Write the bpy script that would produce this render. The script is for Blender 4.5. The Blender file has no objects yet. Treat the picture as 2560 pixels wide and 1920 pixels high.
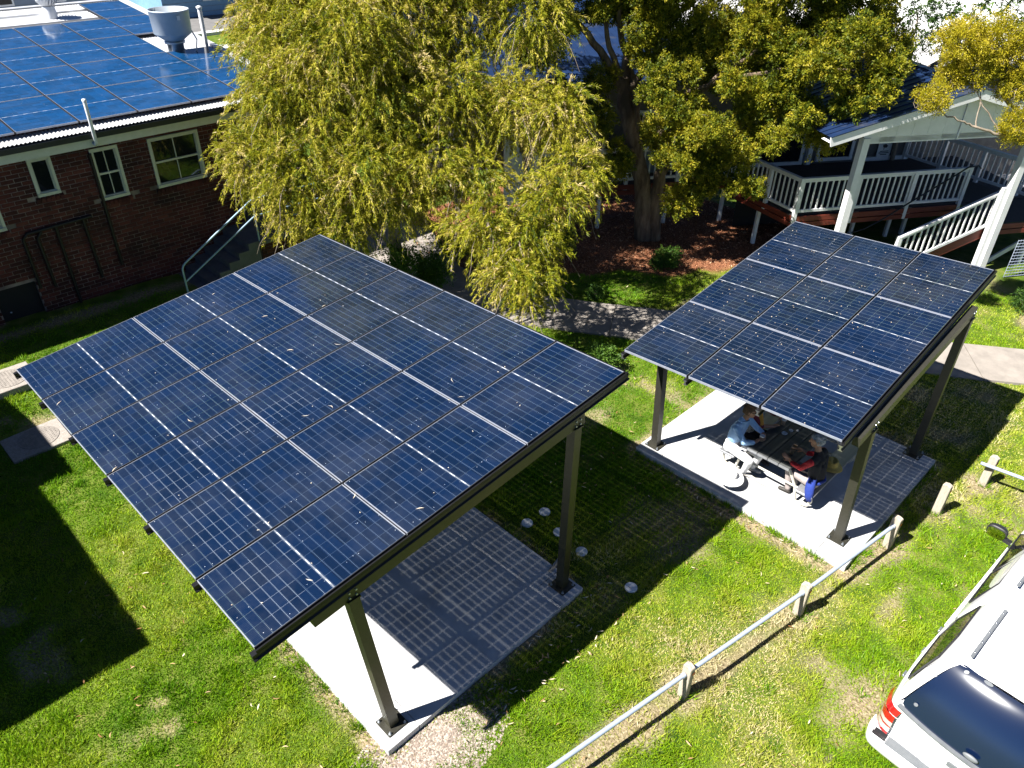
import bpy, bmesh, math, random
import numpy as np
from mathutils import Vector, Matrix
R = math.radians
random.seed(7); rng = np.random.default_rng(11)
scene = bpy.context.scene
COL = scene.collection

# ---------------------------------------------------------------- camera, sky, sun, exposure
cam_d = bpy.data.cameras.new('camera'); cam = bpy.data.objects.new('camera', cam_d); COL.objects.link(cam)
cr = Vector((0.70813, -0.70586, 0.017625)).normalized()
cf = Vector((0.58934, 0.57712, -0.56534)).normalized()
cu = cr.cross(cf).normalized()
m = Matrix(((cr.x, cu.x, -cf.x, 0), (cr.y, cu.y, -cf.y, 0), (cr.z, cu.z, -cf.z, 8.5546), (0, 0, 0, 1)))
cam.matrix_world = m
cam_d.sensor_width = 36; cam_d.lens = 1902.37 / 2560 * 36
cam_d.clip_start = 0.1; cam_d.clip_end = 600
scene.camera = cam

SUN_EL, SUN_AZ = R(50), R(-19.1)            # direction the light travels (azimuth from +X)
world = bpy.data.worlds.new('World'); scene.world = world; world.use_nodes = True
wn = world.node_tree.nodes; wl = world.node_tree.links
bg = wn['Background']; bg.inputs['Strength'].default_value = 0.05
sky = wn.new('ShaderNodeTexSky'); sky.sky_type = 'NISHITA'; sky.sun_disc = False
sky.sun_elevation = SUN_EL
src = Vector((-math.cos(SUN_AZ), -math.sin(SUN_AZ), 0))     # towards the sun
sky.sun_rotation = math.atan2(src.x, src.y)
sky.air_density = 0.42; sky.dust_density = 0.1; sky.ozone_density = 6.0
wl.new(sky.outputs[0], bg.inputs[0])
sun_d = bpy.data.lights.new('sun', 'SUN'); sun_d.energy = 5.0; sun_d.angle = R(0.5); sun_d.color = (1.0, 0.965, 0.91)
sun = bpy.data.objects.new('sun', sun_d); COL.objects.link(sun)
sd = Vector((math.cos(SUN_AZ) * math.cos(SUN_EL), math.sin(SUN_AZ) * math.cos(SUN_EL), -math.sin(SUN_EL)))
sun.rotation_euler = sd.to_track_quat('-Z', 'Y').to_euler()
scene.view_settings.view_transform = 'Standard'; scene.view_settings.look = 'None'
scene.view_settings.exposure = 1.5; scene.view_settings.gamma = 1.0
scene.view_settings.use_curve_mapping = False
scene.render.engine = 'CYCLES'
scene.cycles.max_bounces = 8; scene.cycles.diffuse_bounces = 1; scene.cycles.glossy_bounces = 4
scene.cycles.transparent_max_bounces = 16; scene.cycles.transmission_bounces = 4
scene.cycles.caustics_reflective = False; scene.cycles.caustics_refractive = False
scene.cycles.sample_clamp_indirect = 6

# ---------------------------------------------------------------- helpers
class MB:
    def __init__(s): s.v = []; s.f = []; s.m = []; s.sm = []
    def add(s, vs, fs, mi=0, smooth=False):
        o = len(s.v); s.v += [tuple(v) for v in vs]; s.f += [tuple(i + o for i in f) for f in fs]
        s.m += [mi] * len(fs); s.sm += [smooth] * len(fs)
    def box(s, x0, x1, y0, y1, z0, z1, mi=0, b=0.0):
        if b <= 0:
            vs = [(x, y, z) for z in (z0, z1) for y in (y0, y1) for x in (x0, x1)]
            s.add(vs, [(0, 2, 3, 1), (4, 5, 7, 6), (0, 1, 5, 4), (2, 6, 7, 3), (0, 4, 6, 2), (1, 3, 7, 5)], mi)
        else:
            bm = bmesh.new(); bmesh.ops.create_cube(bm, size=1)
            for v in bm.verts: v.co = ((x0 + x1) / 2 + v.co.x * (x1 - x0), (y0 + y1) / 2 + v.co.y * (y1 - y0), (z0 + z1) / 2 + v.co.z * (z1 - z0))
            bmesh.ops.bevel(bm, geom=bm.edges[:], offset=b, segments=2, affect='EDGES')
            s.bm(bm, mi)
    def bm(s, bm, mi=0, smooth=False):
        bm.verts.index_update()
        s.add([v.co[:] for v in bm.verts], [[v.index for v in f.verts] for f in bm.faces], mi, smooth); bm.free()
    def bar(s, p0, p1, w, h, mi=0, up=(0, 0, 1)):
        p0 = Vector(p0); p1 = Vector(p1); d = (p1 - p0).normalized(); sx = d.cross(Vector(up))
        if sx.length < 1e-4: sx = d.cross(Vector((0, 1, 0)))
        sx.normalize(); u = sx.cross(d).normalized()
        vs = []
        for p in (p0, p1):
            for a, b in ((-1, -1), (1, -1), (1, 1), (-1, 1)): vs.append(p + sx * a * w / 2 + u * b * h / 2)
        s.add(vs, [(0, 3, 2, 1), (4, 5, 6, 7), (0, 1, 5, 4), (1, 2, 6, 5), (2, 3, 7, 6), (3, 0, 4, 7)], mi)
    def extr(s, prof, p0, p1, mi=0, up=(0, 0, 1), endmi=None):     # 2-D profile (side, up) swept p0->p1
        p0 = Vector(p0); p1 = Vector(p1); d = (p1 - p0).normalized(); sx = d.cross(Vector(up)).normalized(); u = sx.cross(d).normalized()
        n = len(prof)
        vs = [p + sx * a + u * b for p in (p0, p1) for a, b in prof]
        s.add(vs, [(i, (i + 1) % n, n + (i + 1) % n, n + i) for i in range(n)], mi)
        s.add(vs, [tuple(range(n))[::-1], tuple(range(n, 2 * n))], mi if endmi is None else endmi)
    def tube(s, pts, rad, n=10, mi=0, cap=True, smooth=True):
        pts = [Vector(p) for p in pts]; k = len(pts)
        if not hasattr(rad, '__len__'): rad = [rad] * k
        ref = None; vs = []
        for i, p in enumerate(pts):
            d = (pts[min(i + 1, k - 1)] - pts[max(i - 1, 0)]).normalized()
            if ref is None:
                ref = d.orthogonal().normalized()
            ref = (ref - d * ref.dot(d)).normalized(); b = d.cross(ref)
            for j in range(n):
                a = 2 * math.pi * j / n; vs.append(p + (ref * math.cos(a) + b * math.sin(a)) * rad[i])
        fs = [(i * n + j, i * n + (j + 1) % n, (i + 1) * n + (j + 1) % n, (i + 1) * n + j) for i in range(k - 1) for j in range(n)]
        s.add(vs, fs, mi, smooth)
        if cap: s.add(vs, [tuple(range(n))[::-1], tuple(range((k - 1) * n, k * n))], mi)
    def lathe(s, prof, c=(0, 0, 0), n=24, mi=0, smooth=True, sx=1, sy=1):
        c = Vector(c); k = len(prof)
        vs = [c + Vector((r * math.cos(2 * math.pi * j / n) * sx, r * math.sin(2 * math.pi * j / n) * sy, z)) for r, z in prof for j in range(n)]
        s.add(vs, [(i * n + j, i * n + (j + 1) % n, (i + 1) * n + (j + 1) % n, (i + 1) * n + j) for i in range(k - 1) for j in range(n)], mi, smooth)
    def quad(s, a, b, c, d, mi=0): s.add([a, b, c, d], [(0, 1, 2, 3)], mi)
    def poly(s, pts, mi=0): s.add(pts, [tuple(range(len(pts)))], mi)
    def mesh(s, name, mats):
        me = bpy.data.meshes.new(name); me.from_pydata(s.v, [], s.f)
        for mt in (mats if isinstance(mats, (list, tuple)) else [mats]): me.materials.append(mt)
        me.polygons.foreach_set('material_index', s.m); me.polygons.foreach_set('use_smooth', s.sm); me.update()
        return me
    def build(s, name, mats, parent=None, mat=None):
        return link(name, s.mesh(name, mats), parent, mat)
def link(name, me, parent=None, mat=None):
    o = bpy.data.objects.new(name, me); COL.objects.link(o)
    if parent is not None: o.parent = parent
    if mat is not None: o.matrix_local = mat
    return o
def tag(o, label=None, cat=None, group=None, kind=None):
    if label: o['label'] = label
    if cat: o['category'] = cat
    if group: o['group'] = group
    if kind: o['kind'] = kind
    return o
def thing(name, label, cat, loc=(0, 0, 0), rz=0, group=None):
    o = bpy.data.objects.new(name, None); COL.objects.link(o); o.location = loc; o.rotation_euler = (0, 0, rz); o.empty_display_size = 0.2
    return tag(o, label, cat, group)
def copy_tree(o, parent=None):
    c = o.copy(); COL.objects.link(c)
    if parent is not None: c.parent = parent; c.matrix_parent_inverse = o.matrix_parent_inverse.copy()
    for ch in o.children: copy_tree(ch, c)
    return c
def arrmesh(name, v, f, mats, attrs=None, smooth=False, mi=None):  # numpy verts (n,3), faces (m,k)
    me = bpy.data.meshes.new(name); n, k = f.shape
    me.vertices.add(len(v)); me.vertices.foreach_set('co', np.ascontiguousarray(v, np.float32).ravel())
    me.loops.add(n * k); me.loops.foreach_set('vertex_index', np.ascontiguousarray(f, np.int32).ravel())
    me.polygons.add(n); me.polygons.foreach_set('loop_start', np.arange(n, dtype=np.int32) * k)
    try: me.polygons.foreach_set('loop_total', np.full(n, k, np.int32))
    except Exception: pass
    for mt in (mats if isinstance(mats, (list, tuple)) else [mats]): me.materials.append(mt)
    if mi is not None: me.polygons.foreach_set('material_index', mi)
    if smooth: me.polygons.foreach_set('use_smooth', np.ones(n, bool))
    me.update(calc_edges=True)
    for a, (dom, val) in (attrs or {}).items():
        at = me.attributes.new(a, 'FLOAT', dom); at.data.foreach_set('value', np.ascontiguousarray(val, np.float32))
    return me

# ---------------------------------------------------------------- materials
def newmat(name):
    mt = bpy.data.materials.new(name); mt.use_nodes = True
    return mt, mt.node_tree.nodes, mt.node_tree.links, mt.node_tree.nodes['Principled BSDF']
def pmat(name, c1, c2=None, rough=0.6, metal=0.0, scale=6.0, bump=0.0, bscale=60.0, spec=0.5, coat=0.0, detail=6.0, stretch=None, c3=None, s3=1.2, t3=(0.5, 0.62), trans=0.0):
    mt, n, l, p = newmat(name)
    p.inputs['Roughness'].default_value = rough; p.inputs['Metallic'].default_value = metal
    p.inputs['Specular IOR Level'].default_value = spec; p.inputs['Coat Weight'].default_value = coat
    p.inputs['Coat Roughness'].default_value = 0.05
    tc = n.new('ShaderNodeTexCoord'); vec = tc.outputs['Object']
    if stretch:
        mp = n.new('ShaderNodeMapping'); mp.inputs['Scale'].default_value = stretch; l.new(vec, mp.inputs[0]); vec = mp.outputs[0]
    if c2 is None: c2 = tuple(x * 0.8 for x in c1)
    tx = n.new('ShaderNodeTexNoise'); tx.inputs['Scale'].default_value = scale; tx.inputs['Detail'].default_value = detail; tx.inputs['Roughness'].default_value = 0.65
    l.new(vec, tx.inputs[0])
    rp = n.new('ShaderNodeValToRGB'); rp.color_ramp.elements[0].position = 0.35; rp.color_ramp.elements[1].position = 0.65
    rp.color_ramp.elements[0].color = (*c2, 1); rp.color_ramp.elements[1].color = (*c1, 1)
    l.new(tx.outputs[0], rp.inputs[0]); out = rp.outputs[0]
    if c3:
        t3n = n.new('ShaderNodeTexNoise'); t3n.inputs['Scale'].default_value = s3; t3n.inputs['Detail'].default_value = 8; l.new(vec, t3n.inputs[0])
        r3 = n.new('ShaderNodeMapRange'); r3.inputs[1].default_value = t3[0]; r3.inputs[2].default_value = t3[1]; l.new(t3n.outputs[0], r3.inputs[0])
        mx = n.new('ShaderNodeMix'); mx.data_type = 'RGBA'; l.new(r3.outputs[0], mx.inputs[0]); l.new(out, mx.inputs[6]); mx.inputs[7].default_value = (*c3, 1); out = mx.outputs[2]
    l.new(out, p.inputs['Base Color'])
    if bump > 0:
        t2 = n.new('ShaderNodeTexNoise'); t2.inputs['Scale'].default_value = bscale; t2.inputs['Detail'].default_value = 6; l.new(vec, t2.inputs[0])
        bp = n.new('ShaderNodeBump'); bp.inputs['Strength'].default_value = bump; bp.inputs['Distance'].default_value = 0.01
        l.new(t2.outputs[0], bp.inputs['Height']); l.new(bp.outputs[0], p.inputs['Normal'])
    return mt
def leafmat(name, cols, pos=None, trans=0.35, rough=0.55, attr='rnd'):
    mt, n, l, p = newmat(name)
    at = n.new('ShaderNodeAttribute'); at.attribute_name = attr
    rp = n.new('ShaderNodeValToRGB'); e = rp.color_ramp.elements
    pos = pos or [i / (len(cols) - 1) for i in range(len(cols))]
    while len(e) < len(cols): e.new(0.5)
    for i, c in enumerate(cols): e[i].position = pos[i]; e[i].color = (*c, 1)
    l.new(at.outputs['Fac'], rp.inputs[0]); l.new(rp.outputs[0], p.inputs['Base Color'])
    p.inputs['Roughness'].default_value = rough; p.inputs['Specular IOR Level'].default_value = 0.25
    tr = n.new('ShaderNodeBsdfTranslucent'); l.new(rp.outputs[0], tr.inputs[0])
    ms = n.new('ShaderNodeMixShader'); ms.inputs[0].default_value = trans
    l.new(p.outputs[0], ms.inputs[1]); l.new(tr.outputs[0], ms.inputs[2]); l.new(ms.outputs[0], n['Material Output'].inputs[0])
    return mt
def glassmat(name, col=(0.01, 0.012, 0.015), rough=0.04, spec=0.6):
    mt, n, l, p = newmat(name); p.inputs['Base Color'].default_value = (*col, 1); p.inputs['Roughness'].default_value = rough
    p.inputs['Specular IOR Level'].default_value = spec
    tc = n.new('ShaderNodeTexCoord'); tx = n.new('ShaderNodeTexNoise'); tx.inputs['Scale'].default_value = 1.5; l.new(tc.outputs['Object'], tx.inputs[0])
    bp = n.new('ShaderNodeBump'); bp.inputs['Strength'].default_value = 0.05; l.new(tx.outputs[0], bp.inputs['Height']); l.new(bp.outputs[0], p.inputs['Normal'])
    return mt

M = {}
M['concrete'] = pmat('concrete', (0.55, 0.55, 0.55), (0.44, 0.44, 0.44), 0.85, scale=2.2, bump=0.25, bscale=90, c3=(0.33, 0.33, 0.33), s3=1.7, t3=(0.52, 0.75))
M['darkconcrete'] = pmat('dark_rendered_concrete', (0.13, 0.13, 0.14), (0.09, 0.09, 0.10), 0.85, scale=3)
M['path'] = pmat('path_concrete', (0.30, 0.265, 0.23), (0.22, 0.195, 0.17), 0.9, scale=3, bump=0.3, bscale=70)
M['bronze'] = pmat('bronze_steel', (0.045, 0.042, 0.022), (0.032, 0.03, 0.016), 0.42, 0.3, scale=30)
M['bronze_b'] = pmat('grey_steel_paint', (0.06, 0.058, 0.045), (0.045, 0.043, 0.034), 0.4, 0.4, scale=30)
M['steel'] = pmat('galvanised_steel', (0.42, 0.45, 0.48), (0.34, 0.37, 0.40), 0.38, 0.75, scale=18)
M['rail'] = pmat('galvanised_rail', (0.40, 0.45, 0.55), (0.33, 0.38, 0.48), 0.5, 0.15, scale=18)
M['black'] = pmat('black_aluminium', (0.012, 0.012, 0.013), (0.008, 0.008, 0.009), 0.4, 0.3, scale=20)
M['alu'] = pmat('cut_aluminium', (0.62, 0.63, 0.65), (0.5, 0.5, 0.52), 0.28, 0.9, scale=40)
M['frame'] = pmat('panel_frame_glint', (0.34, 0.36, 0.42), (0.26, 0.28, 0.34), 0.4, 0.2, scale=12)  # pale grey puts the sun glint on the frame edges into colour
M['white'] = pmat('white_paint', (0.78, 0.78, 0.77), (0.70, 0.70, 0.69), 0.5, scale=5, bump=0.06, bscale=40)
M['cream'] = pmat('cream_paint', (0.66, 0.66, 0.52), (0.58, 0.58, 0.45), 0.5, scale=6, bump=0.05)
M['wood'] = pmat('weathered_timber', (0.50, 0.44, 0.35), (0.34, 0.29, 0.23), 0.85, scale=9, bump=0.6, bscale=40, stretch=(3, 3, 0.5), c3=(0.22, 0.19, 0.15), s3=2.5, t3=(0.5, 0.7))
M['redpaint'] = pmat('red_reflector', (0.6, 0.01, 0.02), None, 0.35)
M['redwood'] = pmat('red_brown_stain', (0.20, 0.035, 0.018), (0.13, 0.022, 0.012), 0.6, scale=6, stretch=(0.6, 4, 4), bump=0.2)
M['darkwood'] = pmat('dark_decking', (0.06, 0.045, 0.04), (0.04, 0.03, 0.028), 0.75, scale=6, stretch=(4, 0.6, 1))
M['zinc'] = pmat('zincalume_sheet', (0.66, 0.67, 0.69), (0.56, 0.57, 0.59), 0.42, 0.35, scale=3)
M['blueroof'] = pmat('dark_blue_roof_sheet', (0.012, 0.03, 0.085), (0.008, 0.02, 0.06), 0.4, 0.1, scale=2.5, c3=(0.05, 0.055, 0.07), s3=2.0, t3=(0.55, 0.7))
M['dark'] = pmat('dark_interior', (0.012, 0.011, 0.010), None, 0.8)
M['gutter'] = pmat('dark_gutter', (0.02, 0.025, 0.035), (0.013, 0.017, 0.025), 0.4, 0.3)
M['pipe'] = pmat('dark_iron_pipe', (0.012, 0.008, 0.007), None, 0.6)
M['pvc'] = pmat('white_pvc', (0.75, 0.76, 0.78), (0.68, 0.69, 0.72), 0.35)
M['glass'] = glassmat('window_glass')
M['bark'] = pmat('paperbark', (0.27, 0.20, 0.13), (0.09, 0.06, 0.04), 0.9, scale=7, bump=0.9, bscale=22, stretch=(1, 1, 0.25), c3=(0.07, 0.05, 0.035), s3=3, t3=(0.5, 0.62))
M['twig'] = pmat('pale_twig_bark', (0.30, 0.25, 0.19), (0.18, 0.14, 0.10), 0.85, scale=12, bump=0.4)
M['table'] = pmat('grey_plank', (0.13, 0.135, 0.13), (0.09, 0.095, 0.095), 0.42, 0.3, scale=5, stretch=(0.4, 5, 1))
M['tablelight'] = pmat('anodised_plank', (0.42, 0.43, 0.45), (0.36, 0.37, 0.39), 0.35, 0.6, scale=5, stretch=(0.4, 5, 1))
M['tubecream'] = pmat('pale_tube_frame', (0.60, 0.58, 0.50), (0.5, 0.48, 0.41), 0.4, 0.2)
M['paint'] = pmat('white_car_paint', (0.80, 0.80, 0.80), (0.78, 0.78, 0.78), 0.25, coat=1.0, scale=2)
M['plastic'] = pmat('black_plastic', (0.02, 0.02, 0.022), (0.015, 0.015, 0.017), 0.5)
M['greyplastic'] = pmat('grey_plastic', (0.16, 0.17, 0.18), (0.12, 0.13, 0.14), 0.5)
M['redlens'] = pmat('red_lamp_lens', (0.45, 0.01, 0.01), (0.35, 0.01, 0.01), 0.12, coat=1.0)
M['clearlens'] = pmat('clear_lamp_lens', (0.55, 0.48, 0.42), (0.45, 0.4, 0.35), 0.12, coat=1.0)
M['tyre'] = pmat('tyre_rubber', (0.02, 0.02, 0.02), None, 0.8)
M['tint'] = glassmat('tinted_rear_glass', (0.002, 0.008, 0.03), 0.20, 1.0)
M['sideglass'] = glassmat('side_window_glass', (0.006, 0.008, 0.008), 0.03, 1.0)
M['mirror'] = pmat('mirror_glass', (0.8, 0.82, 0.85), None, 0.03, 1.0)
M['asphalt'] = pmat('asphalt', (0.16, 0.155, 0.15), (0.12, 0.117, 0.115), 0.9, scale=2, bump=0.3)
M['yard'] = pmat('pale_yard_concrete', (0.62, 0.61, 0.60), (0.52, 0.51, 0.50), 0.85, scale=0.6)
M['bluegrey'] = pmat('blue_grey_cladding', (0.20, 0.25, 0.32), (0.17, 0.21, 0.27), 0.6, scale=2)
M['mulch'] = pmat('bark_mulch', (0.36, 0.15, 0.07), (0.10, 0.035, 0.02), 0.9, scale=40, bump=1.0, bscale=60)
M['gravel'] = pmat('pale_gravel', (0.34, 0.31, 0.28), (0.24, 0.21, 0.18), 0.9, scale=30, bump=0.6)
M['lid'] = pmat('cast_lid', (0.28, 0.25, 0.22), (0.19, 0.17, 0.15), 0.7, scale=14, bump=0.3)
M['straw'] = pmat('straw', (0.50, 0.38, 0.10), (0.36, 0.26, 0.06), 0.8, scale=60, bump=0.6)
M['whitecloth'] = pmat('white_cloth', (0.80, 0.80, 0.79), (0.74, 0.74, 0.73), 0.85, bump=0.2, bscale=30)
M['cup'] = pmat('paper_cup', (0.42, 0.30, 0.20), (0.36, 0.25, 0.17), 0.7)
M['cupwhite'] = pmat('white_cup_lid', (0.8, 0.8, 0.8), None, 0.4)
M['coffee'] = pmat('milky_coffee', (0.45, 0.26, 0.12), None, 0.3)

def brickmat():
    mt, n, l, p = newmat('red_brick'); p.inputs['Roughness'].default_value = 0.88
    g = n.new('ShaderNodeNewGeometry'); oi = n.new('ShaderNodeObjectInfo')
    ad = n.new('ShaderNodeMath'); ad.operation = 'ADD'; l.new(g.outputs['Random Per Island'], ad.inputs[0]); l.new(oi.outputs['Random'], ad.inputs[1])
    fr = n.new('ShaderNodeMath'); fr.operation = 'FRACT'; l.new(ad.outputs[0], fr.inputs[0])
    rp = n.new('ShaderNodeValToRGB'); e = rp.color_ramp.elements
    e[0].color = (0.055, 0.011, 0.008, 1); e[1].color = (0.15, 0.042, 0.028, 1); k = e.new(0.5); k.color = (0.095, 0.020, 0.014, 1); k = e.new(0.85); k.color = (0.12, 0.027, 0.018, 1)
    l.new(fr.outputs[0], rp.inputs[0])
    tx = n.new('ShaderNodeTexNoise'); tx.inputs['Scale'].default_value = 1.3; tx.inputs['Detail'].default_value = 8
    l.new(g.outputs['Position'], tx.inputs[0])
    mr = n.new('ShaderNodeMapRange'); mr.inputs[1].default_value = 0.42; mr.inputs[2].default_value = 0.66; mr.inputs[3].default_value = 1.0; mr.inputs[4].default_value = 0.35; l.new(tx.outputs[0], mr.inputs[0])
    mx = n.new('ShaderNodeMix'); mx.data_type = 'RGBA'; mx.blend_type = 'MULTIPLY'; mx.inputs[0].default_value = 1; l.new(rp.outputs[0], mx.inputs[6]); l.new(mr.outputs[0], mx.inputs[7])
    l.new(mx.outputs[2], p.inputs['Base Color'])
    t2 = n.new('ShaderNodeTexNoise'); t2.inputs['Scale'].default_value = 70; l.new(g.outputs['Position'], t2.inputs[0])
    bp = n.new('ShaderNodeBump'); bp.inputs['Strength'].default_value = 0.4; bp.inputs['Distance'].default_value = 0.004; l.new(t2.outputs[0], bp.inputs['Height']); l.new(bp.outputs[0], p.inputs['Normal'])
    return mt
M['brick'] = brickmat()
M['mortar'] = pmat('mortar', (0.42, 0.33, 0.28), (0.22, 0.17, 0.14), 0.95, scale=4, c3=(0.10, 0.08, 0.07), s3=1.5, t3=(0.45, 0.65))

def cellmat(name, clear, base=(0.0012, 0.0065, 0.022), line=(0.11, 0.15, 0.21)):
    """solar laminate, object space in metres: x 0..1.722 (long), y 0..1.134"""
    mt, n, l, p = newmat(name)
    p.inputs['Roughness'].default_value = 0.12; p.inputs['Specular IOR Level'].default_value = 1.0
    tc = n.new('ShaderNodeTexCoord'); sp = n.new('ShaderNodeSeparateXYZ'); l.new(tc.outputs['Object'], sp.inputs[0])
    def mth(op, a, b=None, c=None):
        q = n.new('ShaderNodeMath'); q.operation = op
        for i, x in enumerate((a, b, c)):
            if x is None: continue
            if isinstance(x, (int, float)): q.inputs[i].default_value = x
            else: l.new(x, q.inputs[i])
        return q.outputs[0]
    def lines(coord, off, pitch, half):        # 1 on a line of half-width `half`
        a = mth('SUBTRACT', coord, off); b = mth('DIVIDE', a, pitch); f = mth('FRACT', mth('ADD', b, 0.5)); d = mth('ABSOLUTE', mth('SUBTRACT', f, 0.5))
        return mth('LESS_THAN', mth('MULTIPLY', d, pitch), half)
    X, Y = sp.outputs[0], sp.outputs[1]
    xm = mth('ABSOLUTE', mth('SUBTRACT', X, 0.861))            # distance from the mid gap
    across = lines(xm, 0.010, 0.0934, 0.0023)                   # gaps between half cells
    along = lines(Y, 0.014, 0.1843, 0.0019)                     # gaps between the six columns
    mid = mth('LESS_THAN', xm, 0.0055)
    seg = mth('GREATER_THAN', mth('FRACT', mth('MULTIPLY', mth('ADD', Y, 0.03), 1 / 0.1843)), 0.55)
    midseg = mth('MULTIPLY', mid, seg)
    gap = mth('MAXIMUM', across, along)
    inx = mth('LESS_THAN', mth('ABSOLUTE', mth('SUBTRACT', X, 0.861)), 0.851); iny = mth('LESS_THAN', mth('ABSOLUTE', mth('SUBTRACT', Y, 0.567)), 0.554)
    inside = mth('MULTIPLY', inx, iny)
    # ribbon haze: soft bands either side of every half-cell gap, and bus bars
    f2 = mth('ABSOLUTE', mth('SUBTRACT', mth('FRACT', mth('ADD', mth('DIVIDE', mth('SUBTRACT', xm, 0.010), 0.0934), 0.5)), 0.5))
    soft = n.new('ShaderNodeMapRange'); soft.inputs[1].default_value = 0.03; soft.inputs[2].default_value = 0.14; soft.inputs[3].default_value = 1; soft.inputs[4].default_value = 0; l.new(f2, soft.inputs[0])
    bus = lines(Y, 0.0, 0.01843, 0.0011)
    cellv = n.new('ShaderNodeTexWhiteNoise'); cellv.noise_dimensions = '3D'
    fx = mth('FLOOR', mth('DIVIDE', mth('SUBTRACT', X, 0.01), 0.0934)); fy = mth('FLOOR', mth('DIVIDE', mth('SUBTRACT', Y, 0.014), 0.1843))
    oi = n.new('ShaderNodeObjectInfo'); cb = n.new('ShaderNodeCombineXYZ'); l.new(fx, cb.inputs[0]); l.new(fy, cb.inputs[1]); l.new(oi.outputs['Random'], cb.inputs[2]); l.new(cb.outputs[0], cellv.inputs[0])
    c = n.new('ShaderNodeMix'); c.data_type = 'RGBA'; l.new(cellv.outputs[0], c.inputs[0]); c.inputs[6].default_value = (*base, 1); c.inputs[7].default_value = (base[0] * 1.5, base[1] * 1.6, base[2] * 1.7, 1)
    c2 = n.new('ShaderNodeMix'); c2.data_type = 'RGBA'; l.new(mth('MULTIPLY', bus, mth('ADD', mth('MULTIPLY', soft.outputs[0], 0.85), 0.08)), c2.inputs[0]); l.new(c.outputs[2], c2.inputs[6]); c2.inputs[7].default_value = (*line, 1)
    c3 = n.new('ShaderNodeMix'); c3.data_type = 'RGBA'; l.new(mth('ADD', mth('MULTIPLY', mth('MULTIPLY', mid, iny), 0.22), mth('MULTIPLY', midseg, 0.40)), c3.inputs[0]); l.new(c2.outputs[2], c3.inputs[6]); c3.inputs[7].default_value = (0.85, 0.87, 0.9, 1)
    g2 = n.new('ShaderNodeMix'); g2.data_type = 'RGBA'; l.new(mth('MULTIPLY', gap, 0.5), g2.inputs[0]); l.new(c3.outputs[2], g2.inputs[6]); g2.inputs[7].default_value = (line[0] * .8, line[1] * .85, line[2] * .9, 1); c3 = g2
    dn = n.new('ShaderNodeTexNoise'); dn.inputs['Scale'].default_value = 1.1; dn.inputs['Detail'].default_value = 9; dn.inputs['Roughness'].default_value = .7
    geo = n.new('ShaderNodeNewGeometry'); l.new(geo.outputs['Position'], dn.inputs[0])
    dm = n.new('ShaderNodeMapRange'); dm.inputs[1].default_value = .45; dm.inputs[2].default_value = .75; dm.inputs[3].default_value = 0; dm.inputs[4].default_value = .05; l.new(dn.outputs[0], dm.inputs[0])
    g3 = n.new('ShaderNodeMix'); g3.data_type = 'RGBA'; l.new(dm.outputs[0], g3.inputs[0]); l.new(c3.outputs[2], g3.inputs[6]); g3.inputs[7].default_value = (.35, .36, .36, 1); c3 = g3
    rr = n.new('ShaderNodeMapRange'); rr.inputs[1].default_value = .35; rr.inputs[2].default_value = .75; rr.inputs[3].default_value = .08; rr.inputs[4].default_value = .20; l.new(dn.outputs[0], rr.inputs[0]); l.new(rr.outputs[0], p.inputs['Roughness'])
    # dust specks
    v = n.new('ShaderNodeTexVoronoi'); v.inputs['Scale'].default_value = 14; l.new(tc.outputs['Object'], v.inputs[0])
    sps = mth('MULTIPLY', mth('LESS_THAN', v.outputs['Distance'], 0.055), mth('GREATER_THAN', n_col(n, l, v), 0.55))
    c4 = n.new('ShaderNodeMix'); c4.data_type = 'RGBA'; l.new(sps, c4.inputs[0]); l.new(c3.outputs[2], c4.inputs[6]); c4.inputs[7].default_value = (0.55, 0.58, 0.62, 1)
    l.new(c4.outputs[2], p.inputs['Base Color'])
    tr = n.new('ShaderNodeBsdfTransparent'); tr.inputs[0].default_value = (0.9, 0.93, 0.95, 1)
    ms = n.new('ShaderNodeMixShader')
    a = mth('MULTIPLY', mth('MULTIPLY', gap, inside), mth('SUBTRACT', 1.0, midseg))
    l.new(mth('MULTIPLY', a, clear), ms.inputs[0]); l.new(p.outputs[0], ms.inputs[1]); l.new(tr.outputs[0], ms.inputs[2]); l.new(ms.outputs[0], n['Material Output'].inputs[0])
    return mt
def n_col(n, l, v):
    s = n.new('ShaderNodeSeparateColor'); l.new(v.outputs['Color'], s.inputs[0]); return s.outputs[0]
M['cells'] = cellmat('bifacial_solar_cells', 0.20)
M['cells_roof'] = cellmat('roof_solar_cells', 0.0, (0.001, 0.03, 0.09), (0.03, 0.10, 0.22))
M['frame_dark'] = pmat('panel_long_frame', (0.02, 0.02, 0.022), (0.015, 0.015, 0.017), 0.5, 0.0)

# ---------------------------------------------------------------- ground
_lat = np.random.default_rng(5).random((64, 64))
def vnoise(x, y, s, o=0.0):
    x = np.asarray(x, float) / s + o; y = np.asarray(y, float) / s + o * 1.7
    xi = np.floor(x).astype(int); yi = np.floor(y).astype(int); fx = x - xi; fy = y - yi
    fx = fx * fx * (3 - 2 * fx); fy = fy * fy * (3 - 2 * fy)
    g = lambda a, b: _lat[a % 64, b % 64]
    return (g(xi, yi) * (1 - fx) + g(xi + 1, yi) * fx) * (1 - fy) + (g(xi, yi + 1) * (1 - fx) + g(xi + 1, yi + 1) * fx) * fy
def fbm(x, y, s, o=0.0): return (vnoise(x, y, s, o) + 0.5 * vnoise(x, y, s / 2, o + 3) + 0.25 * vnoise(x, y, s / 4, o + 7) + 0.125 * vnoise(x, y, s / 8, o + 9)) / 1.875
def sstep(a, b, x): t = np.clip((x - a) / (b - a), 0, 1); return t * t * (3 - 2 * t)
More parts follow.
